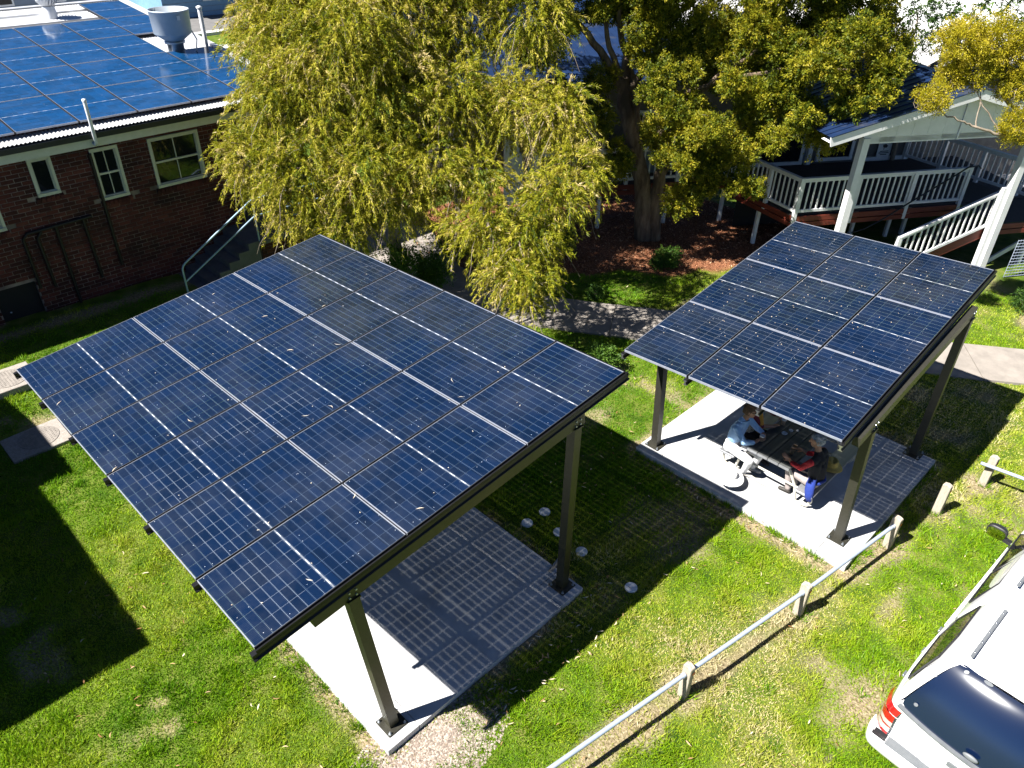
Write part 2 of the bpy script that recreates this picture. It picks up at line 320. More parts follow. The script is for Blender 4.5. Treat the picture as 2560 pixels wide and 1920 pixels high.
def height(x, y):
    h = 0.38 * sstep(13.0, 15.6, y) * (1 - sstep(5.0, 9.0, x))
    return h + (fbm(x, y, 1.3, 2) - 0.5) * 0.05 * (1 - sstep(18, 30, np.hypot(x, y)))
def seg_d(x, y, pts):
    d = np.full(np.shape(x), 1e9)
    for (ax, ay), (bx, by) in zip(pts[:-1], pts[1:]):
        t = np.clip(((x - ax) * (bx - ax) + (y - ay) * (by - ay)) / ((bx - ax) ** 2 + (by - ay) ** 2), 0, 1)
        d = np.minimum(d, np.hypot(x - ax - t * (bx - ax), y - ay - t * (by - ay)))
    return d
FENCE = [(3.4, 2.78), (5.61, 2.39), (7.82, 2.00), (9.99, 1.66), (11.3, 1.41), (12.6, 1.12)]
SLAB_A = (2.507, 5.937, 4.319, 11.30); SLAB_B = (9.02, 12.51, 1.89, 5.74)
PATH = [(21.5, -4.6), (19.0, -0.9), (16.55, 2.6), (14.6, 5.55), (12.35, 8.95), (11.35, 10.6), (11.0, 12.4), (10.8, 14.6), (10.4, 16.2)]
def rect_d(x, y, r):
    dx = np.maximum(np.maximum(r[0] - x, x - r[1]), 0); dy = np.maximum(np.maximum(r[2] - y, y - r[3]), 0)
    return np.hypot(dx, dy)
def dirt(x, y):
    n = fbm(x, y, 0.9, 1); n2 = fbm(x, y, 0.35, 4); w = (n - 0.5) * 0.9 + (n2 - 0.5) * 0.5
    d = sstep(0.70, 0.80, n) * 0.6
    d = np.maximum(d, sstep(0.22, 0.0, seg_d(x, y, FENCE) + w * 0.5 - 0.02) * 0.8)                # worn strip under the rail
    for sl in (SLAB_A, SLAB_B): d = np.maximum(d, sstep(0.26, 0.02, rect_d(x, y, sl) + w * 0.55) * 0.85)
    d = np.maximum(d, sstep(0.75, 0.25, np.hypot((x - 2.75) / 1.25, (y - 4.05) / 0.5) + w * 0.35))                   # gravelly corner of slab A
    w2 = (fbm(x, y, 1.1, 31) - .5) * 2.0 + (n2 - .5) * 1.2
    d = np.maximum(d, sstep(0.95, 0.1, np.hypot((x - 7.0 - .4 * w2) / 1.25, (y - 0.75) / 0.42) + w2 * 0.55) * 0.85)
    d = np.maximum(d, sstep(0.95, 0.1, np.hypot((x - 8.9) / 1.1, (y - 1.15) / 0.22) + w2 * 0.7) * 0.6)
    d = np.maximum(d, sstep(0.95, 0.1, np.hypot((x - 8.1) / 1.1, (y - 4.3) / 0.9) + w2 * 0.8) * 0.6)
    d = np.maximum(d, sstep(0.95, 0.2, np.hypot((x - 9.3) / 0.7, (y - 6.9) / 0.3) + w2 * 0.6) * 0.6)
    d = np.maximum(d, sstep(0.95, 0.1, np.hypot((x - 11.8) / 0.7, (y - 1.0) / 0.3) + w2 * 0.6) * 0.6)
    d = np.maximum(d, sstep(0.56, 0.80, n) * 0.35 * (x > 3.5) * (y < 5.5))
    for cx, cy in FENCE[1:]: d = np.maximum(d, sstep(0.42, 0.15, np.hypot(x - cx, y - cy) + w * 0.3) * 0.8)
    d = np.maximum(d, sstep(0.35, 0.0, np.abs(y - 16.6) + w * 0.3) * 0.8 * (x < 9))
    d = np.maximum(d, sstep(0.8, 0.3, np.hypot((x - 19.6) / 1.2, (y - 2.2) / 0.7) + w * 0.7) * 0.7)
    return d
def mulchf(x, y):      # bed under the trees
    w = (fbm(x, y, 0.7, 6) - 0.5) * 0.9
    e = (y - 9.7) * 0.75 + (x - 15.2) * 0.62 + w      # signed distance to the front edge of the bed
    a = sstep(-0.15, 0.15, e) * (x > 10.9) * (x < 20.5) * (y < 17.0)
    b = sstep(0.5, -0.1, np.hypot((x - 10.0), (y - 13.6)) - 1.6 + w) * 0
    return np.maximum(a, b)
def axis(lo, hi, st, far):
    a = np.arange(lo, hi + 1e-6, st); o1 = []; o2 = []; s = st; v = lo
    while v > -far: s *= 1.5; v -= s; o1.append(v)
    s = st; v = hi
    while v < far: s *= 1.5; v += s; o2.append(v)
    return np.array(o1[::-1] + list(a) + o2)
gx = axis(-3, 21, 0.11, 320); gy = axis(-4, 18, 0.11, 320)
GX, GY = np.meshgrid(gx, gy); nx, ny = len(gx), len(gy)
GV = np.stack([GX.ravel(), GY.ravel(), height(GX, GY).ravel()], 1)
idx = np.arange(nx * ny).reshape(ny, nx)
GF = np.stack([idx[:-1, :-1], idx[:-1, 1:], idx[1:, 1:], idx[1:, :-1]], -1).reshape(-1, 4)
def groundmat():
    mt, n, l, p = newmat('lawn_ground'); p.inputs['Roughness'].default_value = 0.95; p.inputs['Specular IOR Level'].default_value = 0.15
    tc = n.new('ShaderNodeTexCoord')
    def noise(sc, det=6):
        t = n.new('ShaderNodeTexNoise'); t.inputs['Scale'].default_value = sc; t.inputs['Detail'].default_value = det; l.new(tc.outputs['Object'], t.inputs[0]); return t.outputs[0]
    def ramp(f, cs):
        r = n.new('ShaderNodeValToRGB'); e = r.color_ramp.elements
        while len(e) < len(cs): e.new(0.5)
        for i, (q, c) in enumerate(cs): e[i].position = q; e[i].color = (*c, 1)
        l.new(f, r.inputs[0]); return r.outputs[0]
    g = ramp(noise(3.0, 8), [(0.3, (0.035, 0.075, 0.006)), (0.5, (0.09, 0.14, 0.012)), (0.7, (0.16, 0.17, 0.04))])
    s = ramp(noise(26, 8), [(0.3, (0.13, 0.085, 0.05)), (0.55, (0.34, 0.26, 0.17)), (0.75, (0.50, 0.42, 0.30))])
    mu = ramp(noise(45, 8), [(0.32, (0.03, 0.011, 0.006)), (0.5, (0.20, 0.075, 0.035)), (0.68, (0.44, 0.22, 0.12))])
    def mix(f, a, b):
        q = n.new('ShaderNodeMix'); q.data_type = 'RGBA'; l.new(f, q.inputs[0]); l.new(a, q.inputs[6]); l.new(b, q.inputs[7]); return q.outputs[2]
    def at(nm):
        a = n.new('ShaderNodeAttribute'); a.attribute_name = nm; return a.outputs['Fac']
    c = mix(at('dirt'), g, s); c = mix(at('mulch'), c, mu)
    l.new(c, p.inputs['Base Color'])
    bp = n.new('ShaderNodeBump'); bp.inputs['Strength'].default_value = 0.9; bp.inputs['Distance'].default_value = 0.03; l.new(noise(38, 8), bp.inputs['Height']); l.new(bp.outputs[0], p.inputs['Normal'])
    return mt
M['ground'] = groundmat()
ground = link('ground', arrmesh('ground', GV, GF, M['ground'], {'dirt': ('POINT', dirt(GV[:, 0], GV[:, 1])), 'mulch': ('POINT', mulchf(GV[:, 0], GV[:, 1]))}, smooth=True))
tag(ground, kind='structure')

def struct(name, mb, mats, label=None): return tag(mb.build(name, mats), kind='structure', label=label)
# yard and street behind the buildings
b = MB(); b.box(27, 120, -60, 36, -0.02, 0.06); struct('yard', b, M['yard'])
b = MB(); b.box(-60, 27, 46.5, 54.0, -0.02, 0.05); struct('street', b, M['asphalt'])
b = MB(); b.box(-60, 27, 41.6, 42.6, -0.02, 0.10); b.box(-60, 27, 45.9, 46.5, -0.02, 0.16); struct('kerb', b, M['yard'])
b = MB(); b.box(-60, 27, 54.0, 140, -0.02, 0.07); struct('far_pavement', b, M['yard'])

# path: separate concrete panels with open joints
pd = tag(bpy.data.objects.new('path', None), kind='structure'); COL.objects.link(pd)
acc = []
for i in range(len(PATH) - 1):
    a = Vector((*PATH[i], 0)); c = Vector((*PATH[i + 1], 0)); acc.append((a, c))
pts = []
for a, c in acc:
    k = max(1, round((c - a).length / 1.35))
    for j in range(k): pts.append(a.lerp(c, j / k))
pts.append(acc[-1][1])
HW = 0.72
def nrm(i):
    a = pts[max(i - 1, 0)]; c = pts[min(i + 1, len(pts) - 1)]; d = (c - a).normalized(); return Vector((-d.y, d.x, 0))
for i in range(len(pts) - 1):
    p0, p1 = pts[i], pts[i + 1]; d = (p1 - p0).normalized() * 0.007; n0, n1 = nrm(i) * HW, nrm(i + 1) * HW
    q = [p0 + d + n0, p1 - d + n1, p1 - d - n1, p0 + d - n0]; zt = 0.045 + 0.004 * (i % 3)
    b = MB(); vs = [(v.x, v.y, -0.06) for v in q] + [(v.x, v.y, zt) for v in q]
    b.add(vs, [(4, 7, 6, 5), (0, 1, 5, 4), (1, 2, 6, 5), (2, 3, 7, 6), (3, 0, 4, 7)]); b.build('path_slab', M['path'], pd)
b = MB(); b.poly([(9.9, 13.2, 0.03), (11.6, 13.2, 0.03), (12.6, 15.6, 0.03), (12.4, 17.2, 0.03), (9.8, 17.2, 0.03)]); b.build('landing_pad', M['path'], pd)

# concrete slabs of the two shelters, with separate corner pads
def slab(name, r, pads):
    e = tag(bpy.data.objects.new(name, None), kind='structure'); COL.objects.link(e)
    x0, x1, y0, y1 = r; g = 0.006; ps = 0.455
    # main slab as an outline with the pad corners cut out
    b = MB(); b.box(x0 + ps + g, x1 - ps - g, y0, y1, -0.12, 0.10); b.box(x0, x0 + ps + g - 0.002, y0 + ps + g, y1 - ps - g, -0.12, 0.10); b.box(x1 - ps - g + 0.002, x1, y0 + ps + g, y1 - ps - g, -0.12, 0.10)
    b.build('slab_field', M['concrete'], e)
    for px, py in ((x0, y0), (x1 - ps, y0), (x0, y1 - ps), (x1 - ps, y1 - ps)):
        b = MB(); b.box(px, px + ps, py, py + ps, -0.14, 0.103, b=0.004); b.build('corner_pad', M['concrete'], e)
slab('left_slab', SLAB_A, 0); slab('right_slab', SLAB_B, 0)

# round white survey lids and two pit covers in the lawn
for i, (x, y, lb) in enumerate([(6.35, 5.82, 'round white cap in the shaded lawn, left of the pair nearest the slab'), (6.73, 5.80, 'round white cap in the shaded lawn, farthest from the camera'), (6.56, 5.34, 'round white cap half hidden behind the shelter post'),
                            (6.50, 4.83, 'round white cap with a dark crack, right beside the shelter post'), (6.50, 3.89, 'round white cap split in two near the edge of the shadow')]):
    z = float(height(x, y)) + 0.02; b = MB(); b.lathe([(0.0, 0.0), (0.085, 0.0), (0.092, -0.01), (0.092, -0.08), (0, -0.08)], (0, 0, 0), 20, 0, False)
    b.f = [f[::-1] for f in b.f]
    o = b.build('ground_cap', M['whitecloth']); o.location = (x, y, z + 0.012); tag(o, lb, 'cap', 'white caps in the lawn')
for (x, y, lb) in ((1.72, 15.0, 'square concrete pit cover with a round lid, nearer the brick wall'), (1.58, 13.25, 'square concrete pit cover with a round lid, farther from the brick wall')):
    z = float(height(x, y)) + 0.03; t = thing('pit_cover', lb, 'pit cover', (x, y, z), 0, 'pit covers in the lawn')
    b = MB(); b.box(-0.48, 0.48, -0.43, 0.43, -0.15, 0.02, b=0.006); b.build('surround', M['gravel'], t)
    b = MB(); b.lathe([(0.33, 0.0), (0.33, 0.028), (0.0, 0.03)], (0.05, 0, 0), 32, 0, False)
    for k in range(-5, 6):
        for j in range(-5, 6):
            if math.hypot(k, j) < 5.3: b.box(0.05 + k * 0.055 - 0.012, 0.05 + k * 0.055 + 0.012, j * 0.055 - 0.012, j * 0.055 + 0.012, 0.028, 0.034)
    b.build('lid', M['lid'], t)

# ---------------------------------------------------------------- solar shelters
def mat_from(o, x, y, z): return Matrix(((x.x, y.x, z.x, o.x), (x.y, y.y, z.y, o.y), (x.z, y.z, z.z, o.z), (0, 0, 0, 1)))
PL, PW = 1.722, 1.134
def panel_meshes():
    b = MB(); b.quad((0.011, 0.011, 0), (PL - 0.011, 0.011, 0), (PL - 0.011, PW - 0.011, 0), (0.011, PW - 0.011, 0))
    f = MB(); h = 0.032; w = 0.0075
    f.box(0, PL, 0, .009, -h, 0.0035, 1); f.box(0, PL, PW - .009, PW, -h, 0.0035, 1); f.box(0, w, .009, PW - .009, -h, 0.0035); f.box(PL - w, PL, .009, PW - .009, -h, 0.0035)
    f.box(0, PL, PW - .0115, PW - .007, .0036, .0048, 0)  # thin pale strip: painted sun glint along one long edge
    return b.mesh('solar_cells', M['cells']), f.mesh('panel_frame', [M['frame'], M['frame_dark']])
cells_me, frame_me = panel_meshes()
bb = MB(); bb.quad((0.011, 0.011, 0), (PL - 0.011, 0.011, 0), (PL - 0.011, PW - 0.011, 0), (0.011, PW - 0.011, 0)); cells_roof_me = bb.mesh('roof_solar_cells', M['cells_roof'])
LU, LV = 1.742, 1.154
RAILP = [(-0.03, -0.045), (0.03, -0.045), (0.03, -0.035), (0.012, -0.02), (0.012, 0.02), (0.03, 0.035), (0.03, 0.045), (-0.03, 0.045), (-0.03, 0.035), (-0.012, 0.02), (-0.012, -0.02), (-0.03, -0.035)]
def canopy(name, label, O, U, V, nu, nv, posts, steel, railsteel, overh):
    O = Vector(O); U = Vector(U).normalized(); V = Vector(V); V = (V - U * V.dot(U)).normalized(); N = V.cross(U).normalized()
    base = Vector((O.x, O.y, 0)); t = thing(name, label, 'shelter', base, 0, 'solar roofed shelters')
    O = O - base
    for i in range(nu):
        for j in range(nv):
            c = O + U * (i * LU + 0.01) + V * (j * LV + 0.01 + PW) + N * random.uniform(-.0015, .0015)
            p = link('solar_panel', cells_me, t, mat_from(c, U, -V, N)); link('frame', frame_me, p)
    P = lambda u, v, d=0: O + U * u + V * v - N * d
    for j in range(nv + 1):                                      # purlins under every seam, running along U
        b = MB(); v = j * LV + (0.02 if j == 0 else -0.0 if j < nv else 0.0)
        b.extr(RAILP, P(-overh, v, 0.082), P(nu * LU + overh, v, 0.082), 0, N, 1); b.build('purlin', [M['black'], railsteel], t)
    b = MB(); b.extr([(-0.012, -0.05), (0.012, -0.05), (0.012, 0.036), (-0.012, 0.036)], P(nu * LU + 0.018, -0.02, 0.05), P(nu * LU + 0.018, nv * LV + 0.02, 0.05), 0, N); b.build('end_trim', M['black'], t)
    b = MB(); b.extr([(-0.008, -0.03), (0.008, -0.03), (0.008, 0.034), (-0.008, 0.034)], P(0, nv * LV + 0.02, 0.04), P(nu * LU, nv * LV + 0.02, 0.04), 0, N); b.build('edge_trim', M['black'], t)
    # main beams along U over each pair of posts, and cross beams
    for (xa, ya, la), (xb, yb, lb) in posts:
        def plane_z(x, y): q = Vector((x, y, 0)) - base; return O.z - (N.x * (q.x - O.x) + N.y * (q.y - O.y)) / N.z
        tops = []
        for (x, y, lean) in ((xa, ya, la), (xb, yb, lb)):
            xt = x - lean; zt = plane_z(xt, y) - 0.30; tops.append(Vector((xt, y, zt)) - base)
            q0 = Vector((x, y, 0.12)) - base; q1 = Vector((xt, y, zt)) - base
            b = MB(); b.bar(q0, q1, 0.125, 0.125, 0, (0, 1, 0)); b.build('post', steel, t)
            pl = MB(); pl.box(-0.14, 0.14, -0.14, 0.14, 0, 0.016, b=0.006); o = pl.build('base_plate', M['bronze_b'], t); o.location = (q0.x, q0.y, 0.104)
            for sx in (-1, 1):
                for sy in (-1, 1):
                    bo = MB(); bo.lathe([(0.022, 0.016), (0.022, 0.019), (0.016, 0.02), (0.016, 0.034), (0.009, 0.036), (0.009, 0.055), (0, 0.056)], (sx * 0.108, sy * 0.108, 0), 6, 0, False)
                    bo.build('bolt', M['steel'], o)
        d = (tops[1] - tops[0]).normalized(); e0 = tops[0] - d * 0.45 + Vector((0, 0, 0.075)); e1 = tops[1] + d * 0.12 + Vector((0, 0, 0.075))
        b = MB(); b.bar(e0, e1, 0.10, 0.15); b.build('beam', steel, t)
        for tp in tops:
            b = MB(); b.box(-0.075, 0.075, -0.075, 0.075, -0.02, 0.0); o = b.build('cap_plate', steel, t); o.location = tp + Vector((0, 0, 0.008))
            b = MB()
            for sx in (-0.04, 0.04):
                for z in (0.04, 0.11): b.tube([(sx, -0.064, z), (sx, -0.05, z)], 0.012, 6, 0, True, False)
            o = b.build('bracket_bolts', M['steel'], t); o.location = tp
    for i in range(1, nu):
        b = MB(); b.bar(P(i * LU - 0.0, 0.03, 0.014), P(i * LU - 0.0, nv * LV - 0.03, 0.014), 0.016, 0.012, 0, N); b.build('seam_strip', M['black'], t)
    ys = [posts[0][0][1], posts[1][0][1]]
    for u in (0.75, nu * LU * 0.5, nu * LU - 0.75):
        b = MB(); a = P(u, 0.15, 0.17); c = P(u, nv * LV - 0.15, 0.17); b.extr([(-0.035, -0.045), (0.035, -0.045), (0.035, 0.045), (-0.035, 0.045)], a, c, 0, N); b.build('cross_beam', steel, t)
    return t, O + base, U, V, N
cA = canopy('solar_shelter', 'large solar panel roof of eighteen panels on bronze posts over the empty slab', (1.467, 11.434, 2.418), (0.99414, 0.00108, 0.10806), (-0.00475, -0.99855, 0.05365), 3, 6,
            [((2.752, 4.57, 0.285), (5.755, 4.56, 0)), ((2.752, 11.05, 0.285), (5.755, 11.05, 0))], M['bronze'], M['black'], 0.045)
cB = canopy('solar_shelter', 'smaller solar panel roof of nine panels over the picnic table', (8.276, 5.738, 2.428), (0.99267, 0.01093, 0.12036), (0.00377, -0.99822, 0.0596), 3, 3,
            [((9.50, 2.23, 0.40), (12.41, 2.24, 0)), ((9.32, 5.54, 0.20), (12.38, 5.50, 0))], M['bronze_b'], M['alu'], 0.05)

# ---------------------------------------------------------------- low fence of timber posts and steel rail
def fpost(x, y, lb, hole=True):
    z = float(height(x, y)); t = thing('fence_post', lb, 'fence post', (x, y, z), R(-9.5) + random.uniform(-.06, .06), 'timber posts of the low fence')
    b = MB(); bm = bmesh.new(); bmesh.ops.create_cube(bm, size=1)
    for v in bm.verts: v.co = (v.co.x * 0.088, v.co.y * 0.125, v.co.z * 0.80 + 0.22)
    bmesh.ops.subdivide_edges(bm, edges=bm.edges[:], cuts=3, use_grid_fill=True)
    bmesh.ops.bevel(bm, geom=[e for e in bm.edges if len(e.link_faces) == 2 and e.calc_face_angle() > 1], offset=0.008, segments=1, affect='EDGES')
    for v in bm.verts:
        if v.co.z > 0.5: v.co.z += -0.02 * abs(v.co.y) / 0.06 + random.uniform(-0.004, 0.004)
    b.bm(bm); b.build('timber', M['wood'], t)
    r = MB(); r.box(0.0445, 0.048, -0.060, -0.030, 0.46, 0.52); r.box(0.0, 0.046, -0.0665, -0.063, 0.47, 0.52); r.build('reflector', M['redpaint'], t)
    return t
plabels = ['weathered timber post nearest the camera with a red reflector, rail through it', 'weathered timber post between the two shelters with a red reflector', 'weathered timber post at the corner of the right slab, end of the long rail', 'lone short timber post without a rail beside the right shelter', 'timber post at the far right starting the rail towards the parked ute']
for (x, y), lb in zip(FENCE[1:], plabels): fpost(x, y, lb)
RZ = 0.46
rl = [((3.0, 2.85, RZ), (5.60, 2.395, RZ), 'galvanised steel fence rail nearest the camera, running out of the frame'), ((5.60, 2.395, RZ), (7.82, 2.00, RZ), 'galvanised steel fence rail between the two nearest timber posts'), ((7.82, 2.00, RZ), (9.99, 1.66, RZ), 'galvanised steel fence rail passing the corner of the right slab'), ((12.46, 1.26, RZ), (13.0, -2.6, RZ), 'galvanised steel fence rail at the far right edge')]
for i, (a, c, lb) in enumerate(rl):
    a = Vector(a); c = Vector(c); d = (c - a).normalized()
    b = MB(); b.tube([a + d * (0.055 if i in (1, 2) else 0), c - d * 0.045], 0.029, 14); b.tube([c - d * 0.085, c - d * 0.046], 0.034, 14)
    tag(b.build('fence_rail', M['rail']), lb, 'fence rail', 'steel rails of the low fence')

# ---------------------------------------------------------------- brick building
WY = 17.2
def brick_building():
    t = thing('brick_building', 'red brick building with a corrugated metal roof and cream windows', 'building', (3.0, WY, 0))
    ox, oy = 3.0, WY
    OPEN = [(2.30, 3.02, 2.31, 3.40), (3.75, 4.19, 2.80, 3.57), (4.93, 5.50, 2.43, 3.52), (6.13, 7.27, 2.41, 3.50), (2.38, 3.17, -0.1, 1.12)]   # X0 X1 z0 z1
    X0, X1, Z0, Z1 = -1.6, 8.02, -0.1, 4.12
    def inside(x0, x1, z0, z1): return any(x1 > a + .004 and x0 < b - .004 and z1 > c + .004 and z0 < d - .004 for a, b, c, d in OPEN)
    # mortar backing cut around the openings
    xs = sorted({X0, X1, *[o[0] for o in OPEN], *[o[1] for o in OPEN]}); zs = sorted({Z0, Z1, *[o[2] for o in OPEN], *[o[3] for o in OPEN]})
    w = MB()
    for xa, xb in zip(xs[:-1], xs[1:]):
        for za, zb in zip(zs[:-1], zs[1:]):
            if not any(xa >= a - 1e-6 and xb <= b + 1e-6 and za >= c - 1e-6 and zb <= d + 1e-6 for a, b, c, d in OPEN):
                w.quad((xa - ox, 0.008, za), (xb - ox, 0.008, za), (xb - ox, 0.008, zb), (xa - ox, 0.008, zb))
    for a, b_, c, d in OPEN:          # reveals
        w.quad((a - ox, 0.008, c), (a - ox, 0.008, d), (a - ox, 0.22, d), (a - ox, 0.22, c)); w.quad((b_ - ox, 0.008, d), (b_ - ox, 0.008, c), (b_ - ox, 0.22, c), (b_ - ox, 0.22, d))
        w.quad((a - ox, 0.008, d), (b_ - ox, 0.008, d), (b_ - ox, 0.22, d), (a - ox, 0.22, d)); w.quad((b_ - ox, 0.008, c), (a - ox, 0.008, c), (a - ox, 0.22, c), (b_ - ox, 0.22, c))
    w.quad((X1 - ox, 0.008, Z0), (X1 - ox, 1.2, Z0), (X1 - ox, 1.2, Z1), (X1 - ox, 0.008, Z1))      # return wall of the porch
    w.box(X1 - ox, 9.9 - ox, 1.2, 1.3, 1.1, Z1); w.box(-1.6 - ox, 9.6 - ox, 9.2, 9.3, 0, 4.2); w.box(-1.7 - ox, -1.6 - ox, 0.01, 9.3, 0, 4.3); w.box(9.55 - ox, 9.62 - ox, 1.4, 9.2, 0, 4.2)
    wall = w.build('wall', M['mortar'], t)
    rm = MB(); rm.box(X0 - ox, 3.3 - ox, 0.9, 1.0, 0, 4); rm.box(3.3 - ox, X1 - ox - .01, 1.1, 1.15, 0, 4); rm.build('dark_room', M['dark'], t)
    bl, bh, cp = 0.230, 0.076, 0.086
    me = {}
    def brickme(L):
        k = round(L, 3)
        if k not in me:
            b = MB(); e = 0.0035; y0 = -0.006
            b.add([(0, 0.01, 0), (L, 0.01, 0), (L, 0.01, bh), (0, 0.01, bh), (e, y0, e), (L - e, y0, e), (L - e, y0, bh - e), (e, y0, bh - e)], [(4, 5, 6, 7), (0, 1, 5, 4), (1, 2, 6, 5), (2, 3, 7, 6), (3, 0, 4, 7)])
            me[k] = b.mesh('brick', M['brick'])
        return me[k]
    L = []
    r = 0; z = Z0
    while z + bh < Z1:
        x = X0 - (0.12 if r % 2 else 0)
        while x < X1:
            segs = [(max(x, X0), min(x + bl, X1))]
            for a, b_, c, d in OPEN:
                if z + bh > c + .01 and z < d - .01:
                    n2 = []
                    for p, q in segs:
                        if q <= a or p >= b_: n2.append((p, q))
                        else:
                            if p < a: n2.append((p, a))
                            if q > b_: n2.append((b_, q))
                    segs = n2
            for p, q in segs:
                if q - p > 0.03: L.append((p, q, z))
            x += bl + 0.010
        z += cp; r += 1
    def sill(p, q, z):
        return any(q > a - .05 and p < b_ + .05 and c - 0.13 < z < c for a, b_, c, d in OPEN[:4])
    L = [e for e in L if not sill(*e)]
    key = lambda e: (e[0] + .1) ** 2 + WY ** 2 + (8.55 - e[2]) ** 2 if e[0] > 2.2 and not (e[0] > 6.0 and e[2] < 2) else 1e9
    L.sort(key=key)
    near, rest = L[:290], L[290:]
    for p, q, z in near:
        o = link('brick', brickme(q - p), wall); o.location = (p - ox, random.uniform(-.002, .0025), z)
    b = MB(); e = .0035
    for p, q, z in rest:
        if p < 1.6: continue
        y0 = -0.006 + random.uniform(-.002, .0025); p -= ox; q -= ox
        b.add([(p, .01, z), (q, .01, z), (q, .01, z + bh), (p, .01, z + bh), (p + e, y0, z + e), (q - e, y0, z + e), (q - e, y0, z + bh - e), (p + e, y0, z + bh - e)], [(4, 5, 6, 7), (0, 1, 5, 4), (1, 2, 6, 5), (2, 3, 7, 6), (3, 0, 4, 7)])
    tag(b.build('brick_courses', M['brick'], wall), kind='stuff')
    # sills of bricks on edge
    for a, b_, c, d in OPEN[:4]:
        s = MB(); k = int((b_ - a + 0.1) / 0.083)
        for i in range(k):
            x = a - 0.05 + i * (b_ - a + .1) / k - ox
            s.add([(x, .02, c - .10), (x + .073, .02, c - .10), (x + .073, .02, c - .004), (x, .02, c - .004), (x, -.045, c - .125), (x + .073, -.045, c - .125), (x + .073, -.045, c - .045), (x, -.045, c - .045)], [(4, 5, 6, 7), (0, 1, 5, 4), (1, 2, 6, 5), (2, 3, 7, 6), (3, 0, 4, 7)])
        s.build('brick_sill', M['brick'], wall)
    # windows
    def win(a, b_, c, d, mid, mun):
        a -= ox; b_ -= ox; f = MB(); w_ = 0.058; y0, y1 = -0.03, 0.10
        f.box(a, b_, y0, y1, d - w_, d); f.box(a, b_, y0 - .02, y1, c, c + w_ * 1.05); f.box(a, a + w_, y0, y1, c + w_ * 1.05, d - w_); f.box(b_ - w_, b_, y0, y1, c + w_ * 1.05, d - w_)
        i = w_ + .001; g = 0.024
        f.box(a + i, b_ - i, 0.0, .05, d - w_ - g, d - w_); f.box(a + i, b_ - i, 0.0, .05, c + w_ + .004, c + w_ + g); f.box(a + i, a + i + g, .002, .05, c + w_ + g, d - w_ - g); f.box(b_ - i - g, b_ - i, .002, .05, c + w_ + g, d - w_ - g)
        o = f.build('window', M['cream'], t)
        zm = (c + d) / 2
        p = MB(); p.quad((a + w_, .045, c + w_), (b_ - w_, .045, c + w_), (b_ - w_, .045, d - w_), (a + w_, .045, d - w_)); p.build('pane', M['glass'], o)
        if mid: q = MB(); q.box(a + i + g, b_ - i - g, 0.004, .044, zm - .02, zm + .02); q.build('meeting_rail', M['cream'], o)
        if mun:
            xm = (a + b_) / 2
            for z0, z1 in ((c + w_ + g, zm - .021), (zm + .021, d - w_ - g)):
                q = MB(); q.box(xm - .009, xm + .009, .02, .043, z0, z1); q.build('glazing_bar', M['cream'], o)
        if b_ - a > .5:                                      # something pale and folded inside behind the glass
            q = MB(); q.box(a + .08, b_ - .08, .25, .5, c - .02, c + .12); q.build('inner_sill', M['bluegrey'], o)
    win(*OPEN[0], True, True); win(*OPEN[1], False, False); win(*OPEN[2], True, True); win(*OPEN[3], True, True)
    b = MB(); b.box(2.38 - ox, 3.17 - ox, .10, .14, -.1, 1.12); h = b.build('hatch_door', M['dark'], t)
    b = MB(); b.lathe([(0, 0), (.018, 0), (.018, .02), (0, .02)], (2.56 - ox, .09, .55), 10); b.build('handle', M['pvc'], h)
    # roof: corrugated sheet, real waves along X
    sl = math.tan(R(5.0)); rz = lambda y: 4.12 + sl * (y - 17.1)
    xs = np.arange(-1.9, 9.78, 0.076 / 6); k = len(xs); wv = 0.0095 * np.sin(xs * 2 * np.pi / 0.076)
    ys = [16.72, 21.7, 26.75]; V_ = np.concatenate([np.stack([xs - ox, np.full(k, y) - oy, rz(y) - 0.085 + wv], 1) for y in ys])
    F = np.concatenate([np.stack([np.arange(k - 1) + r_ * k, np.arange(1, k) + r_ * k, np.arange(1, k) + (r_ + 1) * k, np.arange(k - 1) + (r_ + 1) * k], 1) for r_ in (0, 1)])
    roof = link('roof', arrmesh('roof', V_, F, M['zinc']), t)
    b = MB(); b.quad((-1.9 - ox, 26.75 - oy, rz(26.75) - .09), (9.78 - ox, 26.75 - oy, rz(26.75) - .09), (9.78 - ox, 30 - oy, 4.2), (-1.9 - ox, 30 - oy, 4.2)); b.bar((-1.9 - ox, 26.75 - oy, rz(26.75) - .06), (9.8 - ox, 26.75 - oy, rz(26.75) - .06), .22, .02); b.build('ridge', M['zinc'], t)
    b = MB(); b.bar((9.79 - ox, 16.72 - oy, rz(16.72) - .06), (9.79 - ox, 26.75 - oy, rz(26.75) - .06), .14, .10); b.build('barge_capping', M['zinc'], t)
    b = MB(); zg = rz(16.7) - .10
    b.extr([(-0.06, -0.11), (0.05, -0.11), (0.065, 0.0), (0.055, 0.0), (0.045, -0.10), (-0.055, -0.10), (-0.055, -.005), (-0.065, -.005)], (-1.9 - ox, 16.66 - oy, zg), (9.85 - ox, 16.66 - oy, zg), 0); b.build('gutter', M['gutter'], t)
    b = MB(); b.box(-1.9 - ox, 9.7 - ox, 16.73 - oy, 16.755 - oy, zg - .30, zg - .02); b.build('fascia', M['cream'], t)
    b = MB(); b.box(-1.9 - ox, 9.7 - ox, 16.755 - oy, 0.0, zg - .22, zg - .21); b.build('soffit', M['cream'], t)
